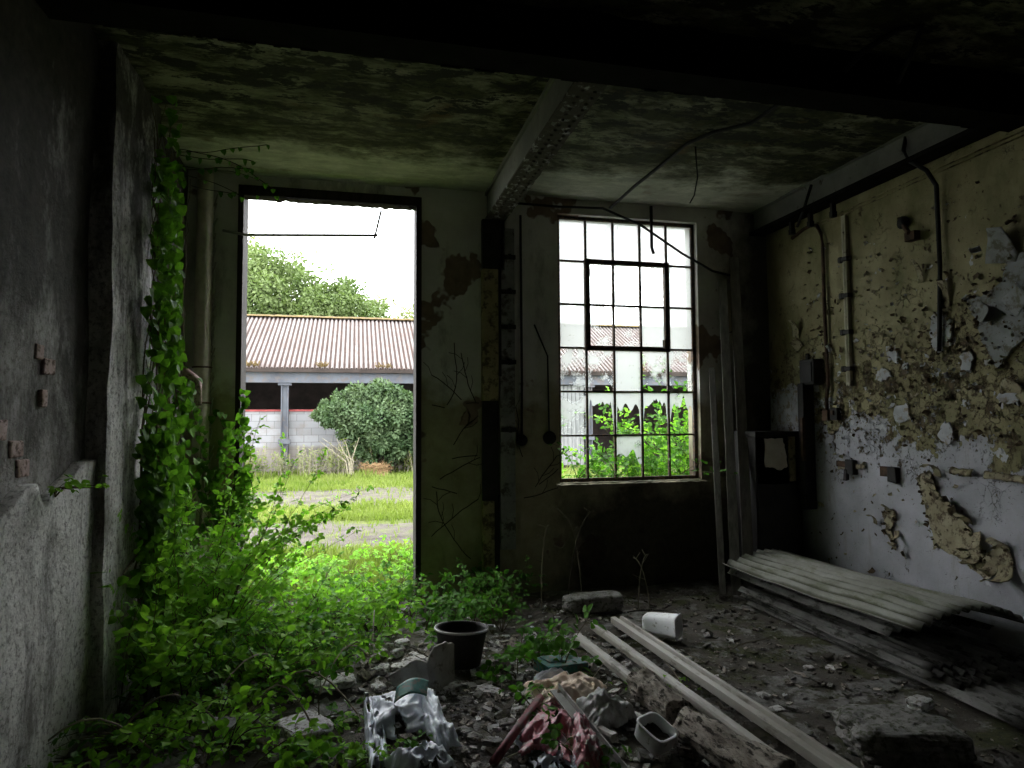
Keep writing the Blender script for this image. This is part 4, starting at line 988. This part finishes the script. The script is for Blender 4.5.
m = MB(); m.grid(lambda u, v: (.21+.17*u+.02*v, 3.60+.10*v, .12+.04*v+.03*math.sin(u*3.2)+.02*u), 8, 8); tag(m.build('teal_scrap', M['teal'], None, True, solid=.004), 'curved teal plastic scrap on top of the white sack', 'scrap')
m = MB(); m.box((1.27, 4.07, .05), (.30, .17, .07), RZ(.3) @ RY(.1)); m.box((1.25, 4.10, .085), (.2, .1, .01), RZ(.45) @ RY(.15))
tag(m.build('teal_carton', M['teal'], None, False, bevel=.006, jitter=.006), 'flattened teal green carton behind the peach cloth', 'carton')
cloth('rag', .98, 1.40, 3.50, 3.86, folds(.05, .025, 2.2, 2.2, .05), M['peach'], 'crumpled peach coloured rag in the middle of the rubbish', 'rag', 44, .15, 21, edge=.25)
cloth('rag', 1.06, 1.3, 3.88, 3.98, folds(.03, .03, 2.6, 2.6, .03), M['sack'], 'strip of white plastic edging the peach rag beside the teal carton', 'sheet', 22, .1, 33)
cloth('plastic_bag', 1.16, 1.42, 3.24, 3.50, folds(.04, .03, 2, 2, .1), M['clearbag'], 'bulging dusty clear plastic bag in front of the peach rag', 'bag', 36, .2, 27, edge=.2)
cloth('pink_sheet', .86, 1.10, 3.02, 3.52, folds(.04, .03, 1.5, 1.9, .04), M['pink'], 'torn pink plastic sheet crumpled at the front of rubbish', 'sheet', 40, -.5, 41, lambda u, v: fr(u*3, v*3, 7, 1) > .35, .3)
cloth('pink_sheet', 1.0, 1.13, 2.85, 3.28, folds(.05, .03, 2, 3, .04), M['pink'], 'second strip of pink plastic beside the grey metal strip', 'sheet', 30, -.12, 44, None, .3)
cloth('paper_scrap', .8, 1.02, 2.9, 3.25, folds(.04, .012, 3, 3, .0), M['sack'], 'torn white paper under the pink plastic sheet', 'paper', 30, .2, 51, lambda u, v: fr(u*4, v*4, 3, 1) > .2, .3)
m = MB(); m.tube([(.62, 3.02, .05), (.8, 3.28, .07), (.99, 3.55, .09)], .022, 8); tag(m.build('maroon_tube', M['maroon'], None, True), 'maroon plastic tube slanting to left from the pink sheet', 'tube')
m = MB(); p0, p1 = V((1.07, 3.55, .12)), V((1.15, 2.75, .04)); m.bar(p0, p1, .05, .006, (0, 0, 1)); m.bar(p0+V((.026, 0, .015)), p1+V((.026, 0, .015)), .006, .04); tag(m.build('metal_strip', M['steel'], None, False), 'grey angled metal strip lying right of the pink plastic', 'strip')

# square tub with open mouth
def tub(name, loc, rot, w_, h, depth, wall, label, fill=None):
    t = thing(name, loc, label, 'tub'); c = V(loc)
    def ring(sx, sy, z, rad=.2):
        out = []
        for k in range(32):
            a = 2*PI*k/32; e = 5.
            ca, sa = math.cos(a), math.sin(a); q = (abs(ca)**e+abs(sa)**e)**(-1/e)
            out.append(c+rot @ V((sx*q*ca, sy*q*sa, z)))
        return out
    rs = [ring(w_*.02, h*.02, 0), ring(w_*.44, h*.44, 0), ring(w_*.48, h*.48, depth*.12), ring(w_*.5, h*.5, depth), ring(w_*.53, h*.53, depth), ring(w_*.53, h*.53, depth*1.04), ring(w_*.5-wall, h*.5-wall, depth*1.04), ring(w_*.46-wall, h*.46-wall, depth*.15), ring(w_*.02, h*.02, depth*.12)]
    m = MB()
    for r in rs: m.v.extend(r)
    for i in range(len(rs)-1):
        for k in range(32): m.face([i*32+k, i*32+(k+1) % 32, (i+1)*32+(k+1) % 32, (i+1)*32+k])
    m.build('body', M['whiteplastic'], t, True)
    if fill:
        m = MB(); r0 = ring(w_*.46-wall, h*.46-wall, depth*.45); m.v.extend([p+V((0, 0, U(-.006, .01))) for p in r0]); m.v.append(c+rot @ V((0, 0, depth*.5)))
        for k in range(32): m.face([k, (k+1) % 32, 32])
        o = m.build('dirt', M[fill], t); o['label'] = 'dark dirt settled inside'
tub('plastic_tub', (1.40, 3.02, .05), RZ(.45) @ RX(.35), .15, .165, .085, .008, 'square white plastic tub with dirt inside beside the log', 'floor')
tub('plastic_tub', (2.10, 4.62, .09), RZ(-.75) @ RY(PI/2-.05), .15, .17, .24, .008, 'white plastic tub lying on its side beyond the rails', 'floor')

# blocks, slabs and stones
def rock(name, c, d, rz, mat, label, cat, grp=None, j=.08, seed=None):
    sd = U(0, 99) if seed is None else seed; m = MB(); c = V(c); n = 12 if max(d) > .15 else 5; rot = RZ(rz)
    import itertools
    def sf(ax, sg):
        def f(u, v):
            p = [0, 0, 0]; p[ax] = sg; p[(ax+1) % 3] = (2*u-1)*sg; p[(ax+2) % 3] = 2*v-1
            q = V(p); L = (abs(q.x)**6+abs(q.y)**6+abs(q.z)**6)**(1/6); q = q/L
            k = 1+j*noise.fractal(q*1.7+V((sd, 0, 0)), 1, 2, 4)
            q = V((q.x*d[0]/2*k, q.y*d[1]/2*k, q.z*d[2]/2*k))
            return c+rot @ q
        return f
    for ax in range(3):
        for sg in (-1, 1): m.grid(sf(ax, sg), n, n)
    return tag(m.build(name, mat, None, False), label, cat, grp)
rock('concrete_block', (1.96, 5.35, .06), (.50, .2, .14), .02, M['concrete'], 'grey concrete block on the floor beneath the window', 'block')
rock('concrete_block', (2.58, 2.78, .06), (.50, .36, .17), -.25, M['concrete'], 'large rough concrete block in the right foreground', 'block', j=.14)
rock('stone', (2.78, 2.85, .16), (.13, .09, .05), .4, M['plaster'], 'pale stone chip resting on the large foreground block', 'stone', j=.2)
rock('slab', (-.24, 3.62, .035), (.22, .26, .06), .5, M['plaster'], 'pale stone slab half buried by brambles in left foreground', 'slab')
rock('slab', (-.12, 4.2, .03), (.26, .16, .05), .2, M['plaster'], 'flat pale slab behind the left foreground brambles', 'slab')
rock('slab', (-.62, 3.75, .03), (.3, .12, .04), -.3, M['concrete'], 'long grey slab under dry canes near the left pilaster', 'slab')
for i in range(16):
    x, y = rect(.08, .5, 4.05, 4.95)
    rock('plaster_chunk', (x, y, floor_z(x, y)+.02), (U(.05, .12), U(.04, .10), U(.02, .06)), U(0, 3), M['plaster'], 'pale plaster chunk on the ground left of the bucket', 'rubble', 'plaster chunks left of the bucket', .2)
for i in range(18):
    x, y = rect(.55, 1.05, 3.1, 4.1)
    rock('plaster_chunk', (x, y, floor_z(x, y)+.015), (U(.05, .14), U(.04, .12), U(.02, .05)), U(0, 3), M['plaster' if i % 2 else 'concrete'], 'broken plaster chunk between the white sack and the pink sheet', 'rubble', 'plaster chunks between sack and pink sheet', .25)
for i in range(16):
    x, y = rect(2.15, 3.2, 2.7, 4.6)
    rock('plaster_chunk', (x, y, floor_z(x, y)+.005), (U(.03, .10), U(.03, .08), U(.01, .025)), U(0, 3), M['plaster' if i % 3 else 'concrete'], 'thin plaster crumb on the bare dirt right of the rails', 'rubble', 'plaster crumbs right of the rails', .25)
for i in range(12):
    x, y = rect(1.66, 1.95, 2.8, 4.7)
    rock('plaster_chunk', (x, y, floor_z(x, y)+.01), (U(.03, .09), U(.03, .09), U(.015, .035)), U(0, 3), M['plaster' if i % 2 else 'concrete'], 'grey crumb of rubble lying between the pale rails', 'rubble', 'rubble between the rails', .25)
m = MB()
def chip(x, y, s_):
    z = floor_z(x, y)+s_*.25; a = U(0, 6); rot = RZ(a) @ RX(U(-.5, .5)) @ RY(U(-.5, .5)); m.box((x, y, z), (s_*U(.6, 1.6), s_*U(.5, 1.2), s_*U(.15, .5)), rot)
for i in range(4300):
    k = R.random()
    if k < .5: x, y = R.gauss(.9, .55), U(2.6, 4.9)
    elif k < .8: x, y = U(1.5, 3.3), U(2.4, 5.8)
    else: x, y = U(-1.2, 1.9), U(2.6, 5.9)
    if not (XL+.05 < x < XR-.05): continue
    m.cur = R.choice((0, 0, 0, 1, 2, 2, 3)) if k < .5 else R.choice((1, 2, 2, 3, 3, 3) if x > 1.7 else (0, 1, 2, 3)); chip(x, y, abs(R.gauss(0, .021 if k < .5 else .017))+.006)
o = stuff(m.build('rubble', [M['plaster'], M['concrete'], M['bark'], M['floor']], None, False, jitter=.002)); o['label'] = 'fine crumbs of plaster, bark and grit strewn over the dirt floor'; o['category'] = 'rubble'
for i in range(14):
    x, y = rect(.5, 2.6, 2.9, 5.2); a = U(0, 6.28); L = U(.2, .55); m = MB(); z = floor_z(x, y)+.03
    p = V((x, y, z)); pts = [p.copy()]; d = V((math.cos(a), math.sin(a), .08))
    for k in range(5): d = (d+V((U(-.2, .2), U(-.2, .2), U(-.1, .06)))).normalized(); p = p+d*L/5; p.z = max(p.z, floor_z(p.x, p.y)+.012); pts.append(p.copy())
    m.tube(pts, [.005, .0045, .004, .0035, .003, .002], 5); tag(m.build('twig', M['deadstem' if i % 2 else 'palestem']), 'thin loose twig lying across the rubbish and rails', 'twig', 'loose twigs on the floor')

# ------------------------------------------------------------------ OUTSIDE
def yz(x, y): return -.06+.05*fr(x, y, 0, .7)*min(1, max(0, (y-7)/2))+(.05*math.sin(y*2.6+fn(x, 0, 0, .5)) if 8.6 < y < 11.2 or 13.2 < y < 16.2 else 0)
m = MB(); m.grid(lambda u, v: (-16+46*u, YF+WT-.02+24*v*v+.0*u, yz(-16+46*u, YF+WT+24*v*v)), 230, 130)
m.grid(lambda u, v: (-40+120*u, 30+70*v, -.06), 4, 4)
struct(m.build('ground', M['yard'], None, True))
# grass
m = MB()
def blade(x, y, h):
    a = U(0, 6.28); w_ = h*.06+.004; b = V((x, y, yz(x, y)-.01)); s_ = V((math.cos(a)*w_, math.sin(a)*w_, 0)); l = V((U(-.5, .5)*h, U(-.5, .5)*h, 0))
    o = len(m.v); m.v.extend([b-s_, b+s_, b+l*.4+V((0, 0, h*.6))+s_*.7, b+l*.4+V((0, 0, h*.6))-s_*.7, b+l+V((0, 0, h))]); m.face([o, o+1, o+2, o+3]); m.face([o+3, o+2, o+4])
for i in range(26000):
    k = R.random()
    if k < .25: y = U(6.5, 8.7)
    elif k < .5: y = U(11.2, 13.2)
    elif k < .95: y = U(16.2, 21.8)
    else: y = U(8.5, 16.5)
    x = y*U(-.2, .14) if R.random() < .8 else y*U(.25, .62)
    big_ = max(0, fn(x, y, 0, .9))
    blade(x, y, U(.05, .16)*(1 + 1.6*big_*(1 if y > 19 else .4)))
o = stuff(m.build('grass', M['grass'])); o['label'] = 'rough green grass and weeds covering the yard between mud ruts'; o['category'] = 'grass'
# weeds at the barn base
def weedclump(x, y, h, w_, n, mat, label, grp, L=.09):
    t = thing('weed_clump', (x, y, 0), label, 'weeds', grp); S = MB(); Lf = MB()
    for i in range(n):
        p = V((x+R.gauss(0, w_*.4), y+R.gauss(0, w_*.25), 0)); top = p+V((U(-.2, .2), U(-.2, .2), h*U(.5, 1.1))); S.tube([p, (p+top)/2+V((U(-.04, .04), 0, 0)), top], .006, 4)
        for k in range(10):
            q = p.lerp(top, U(.2, 1)); leaf4(Lf, q, V((U(-1, 1), U(-1, 1), U(-.2, .6))), V((0, -.3, 1))+rv()*.4, L*U(.7, 1.4), L*.5)
    S.build('stem', M['palestem'], t); Lf.build('foliage', M[mat], t)
for i in range(30):
    x = U(-4.2, 2.6); weedclump(x, U(20.0, 21.6), U(.45, 1.1), U(.3, .6), 16, 'grass' if i % 3 else 'treewispy', 'clump of tall weeds growing along the foot of the block wall', 'weeds along the block wall')
t = thing('straw_heap', (.55, 20.2, 0), 'low rusty brown heap of straw in front of the bush', 'heap')
m = MB()
m.grid(lambda u, v: (.25+.75*u, 19.9+.5*v, -.05+.34*(math.sin(PI*u)*math.sin(PI*v))**.5*(1+.3*fr(u*5, v*5, 0, 1))), 24, 14); m.build('mound', M['hay'], t)
m = MB()
for i in range(260):
    p = V((U(.25, 1.0), U(19.85, 20.3), U(.1, .3))); m.tube([p, p+V((U(-.2, .2), U(-.1, .05), U(-.06, .1)))], .007, 3)
m.build('straw', M['hay'], t)

def crown(Lf, c, r, n, L, clumps, flat=1., seed=0, aspect=.55):
    c = V(c); cl = []
    for i in range(clumps):
        d = rv(); d = V((d.x*r[0], d.y*r[1], d.z*r[2]))*(U(.35, 1)**.5); cl.append((c+d, U(.16, .34)))
    rm = sum(r)/3
    for i in range(n):
        q, s_ = cl[i % clumps]; d = rv(); o = q+d*(s_*rm*U(.5, 1.))
        nrm = (d+V((0, 0, .8))+rv()*.5).normalized(); dd = (d*.6+rv()*.8).normalized()
        leaf4(Lf, o, dd, nrm, L*U(.7, 1.3), L*aspect)
# big round bush
t = thing('bush', (.9, 20.9, 0), 'large round green bush in front of the block wall', 'bush'); Lf = MB(); S = MB()
crown(Lf, (.75, 20.9, 1.75), (1.45, .9, .85), 15000, .13, 90); crown(Lf, (1.6, 20.9, 1.15), (1.0, .8, 1.0), 8000, .13, 50); crown(Lf, (.8, 20.8, .8), (1.1, .5, .5), 4000, .13, 30)
crown(Lf, (-.3, 20.9, 1.75), (.85, .6, .6), 4600, .13, 26); crown(Lf, (.9, 20.9, 2.3), (.6, .5, .45), 2000, .13, 16)
S_pts = [(.9, 21, 0)]
for i in range(14):
    a = U(0, 6.28); S.tube([(.9+U(-.2, .2), 21, -.05), (.9+.5*math.cos(a), 21+.2*math.sin(a), .8), (.9+1.1*math.cos(a), 21+.5*math.sin(a), 1.6+U(-.2, .4))], [.04, .025, .01], 5)
S.build('stem', M['deadstem'], t); Lf.build('foliage', M['bushleaf'], t)
m = MB()
for i in range(5):
    p = V((-.1+U(-.1, .2), 20.0, 0)); m.tube([p, p+V((U(-.1, .1), 0, .4)), p+V((U(-.9, .7), U(-.1, .1), U(.7, 1.1)))], [.025, .018, .008], 5)
tag(m.build('dead_sapling', M['palestem']), 'bare pale branching sapling left of the round bush', 'sapling')

# trees beyond the barn
def tree(x, y, h, r, n, L, mat, label, clumps=60, wisp=False):
    t = thing('tree', (x, y, 0), label, 'tree'); S = MB(); Lf = MB()
    S.tube([(x, y, -.1), (x+.1, y, h*.4), (x, y, h*.8)], [.3, .2, .06], 8)
    for i in range(24 if wisp else 14):
        a = U(0, 6.28); z = h*U(.4, .75); S.tube([(x, y, z), (x+r*.5*math.cos(a), y+r*.5*math.sin(a), z+r*.4), (x+r*.95*math.cos(a), y+r*.95*math.sin(a), z+r*U(.4, .9))], [.09, .05, .015], 5)
    crown(Lf, (x, y, h-r*.95), (r, r, r*.9), n, L, clumps)
    S.build('trunk', M['deadstem'], t); Lf.build('foliage', M[mat], t)
tree(-4.1, 38, 10.8, 3.4, 26000, .24, 'treeleaf', 'full leafy green tree rising behind the left part of barn roof', 130)
tree(-.9, 36, 9.0, 2.6, 15000, .22, 'treeleaf', 'rounded lighter tree just right of the full leafy tree', 90)
tree(-7.0, 46, 13.4, 3.2, 9000, .26, 'treewispy', 'tallest yellowish tree half hidden behind the door jamb', 80)
tree(2.0, 46, 10.3, 2.2, 4200, .2, 'treewispy', 'thin wispy tree above the right end of the visible roof', 50, True)
tree(4.8, 50, 10.4, 1.8, 2200, .2, 'treewispy', 'sparse wispy treetop right behind the wispy tree', 30, True)

# barn
t = thing('barn', (0, 22, 0), 'open fronted barn with corrugated roof and block wall across the yard', 'barn')
def roofz(y): return 3.27+(y-21.7)*(5.44-3.27)/(26-21.7)
m = MB(); x0, x1 = -12, 21; pit = .15; nx = int((x1-x0)/pit*6)
m.grid(lambda u, v: (x0+(x1-x0)*u, 21.62+4.4*v, roofz(21.62+4.4*v)+.032*math.sin(2*PI*(x0+(x1-x0)*u)/pit)+.012*fn(x0+(x1-x0)*u, v*4, 0, .8)), nx, 8)
m.grid(lambda u, v: (x0+(x1-x0)*u, 26+5.*v, 5.44-2.3*v), 20, 2)
m.build('roof', M['roof'], t, True, solid=.02)
m = MB(); m.grid(lambda u, v: (x0+(x1-x0)*u, 25.85+.32*v, 5.47+.08*math.sin(PI*v)+.02*fn(u*200, v, 0, 1)), 220, 4); m.build('ridge_cap', M['moss'], t, True)
m = MB(); m.b2((x0, 21.62, 3.10), (x1, 21.74, 3.22)); m.build('gutter', M['barndark'], t)
m = MB(); m.b2((x0, 21.80, 2.78), (x1, 21.95, 3.10)); m.build('fascia_beam', M['slate'], t)
for i in range(9):
    m = MB(); x = -7.2+5.05*(i)
    if x > 20: break
    m.b2((x-.11, 21.86, 0), (x-.08, 22.06, 2.78)); m.b2((x+.08, 21.86, 0), (x+.11, 22.06, 2.78)); m.b2((x-.11, 21.94, 0), (x+.11, 21.98, 2.78)); m.b2((x-.2, 21.84, 2.70), (x+.2, 22.06, 2.78)); m.b2((x-.18, 21.85, .86), (x+.18, 22.0, 1.0)); m.build('post', M['slate'], t)
m = MB(); m.b2((x0, 22.1, -.1), (3.2, 22.3, 1.88)); o = m.build('block_wall', M['blocks'], t); o['label'] = 'low wall of grey concrete blocks'
m = MB(); m.b2((x0, 22.06, 1.88), (3.2, 22.16, 1.94)); o = m.build('top_rail', M['redrail'], t); o['label'] = 'thin red rail along the wall top'
m = MB(); m.b2((x0, 29.6, -.1), (x1, 29.8, 4)); m.b2((x0-.1, 21.9, -.1), (x0, 29.8, 4)); m.b2((x1, 21.9, -.1), (x1+.1, 29.8, 4)); m.b2((x0, 21.9, -.12), (x1, 29.8, -.01)); m.build('back_wall', M['barndark'], t)
m = MB()
for i in range(7): m.b2((6.75+i*.15, 21.98, 0), (6.75+i*.15+.135, 22.02+.01*(i % 2), 2.75))
o = m.build('board_panel', M['boards'], t); o['label'] = 'panel of silvery upright boards'
for (x, w_) in ((-3.1, .4), (-1.0, .3), (.9, .55), (5, .5), (9.6, .8), (12.4, .5)):
    m = MB()
    for i in range(40):
        p = V((x+U(-w_, w_)*.5, 21.6+U(0, .15), 3.26+U(0, .06))); m.tube([p, p+V((U(-.1, .1), U(-.08, .0), U(.03, .16)))], .012, 3)
    m.build('gutter_grass', M['moss'], t)
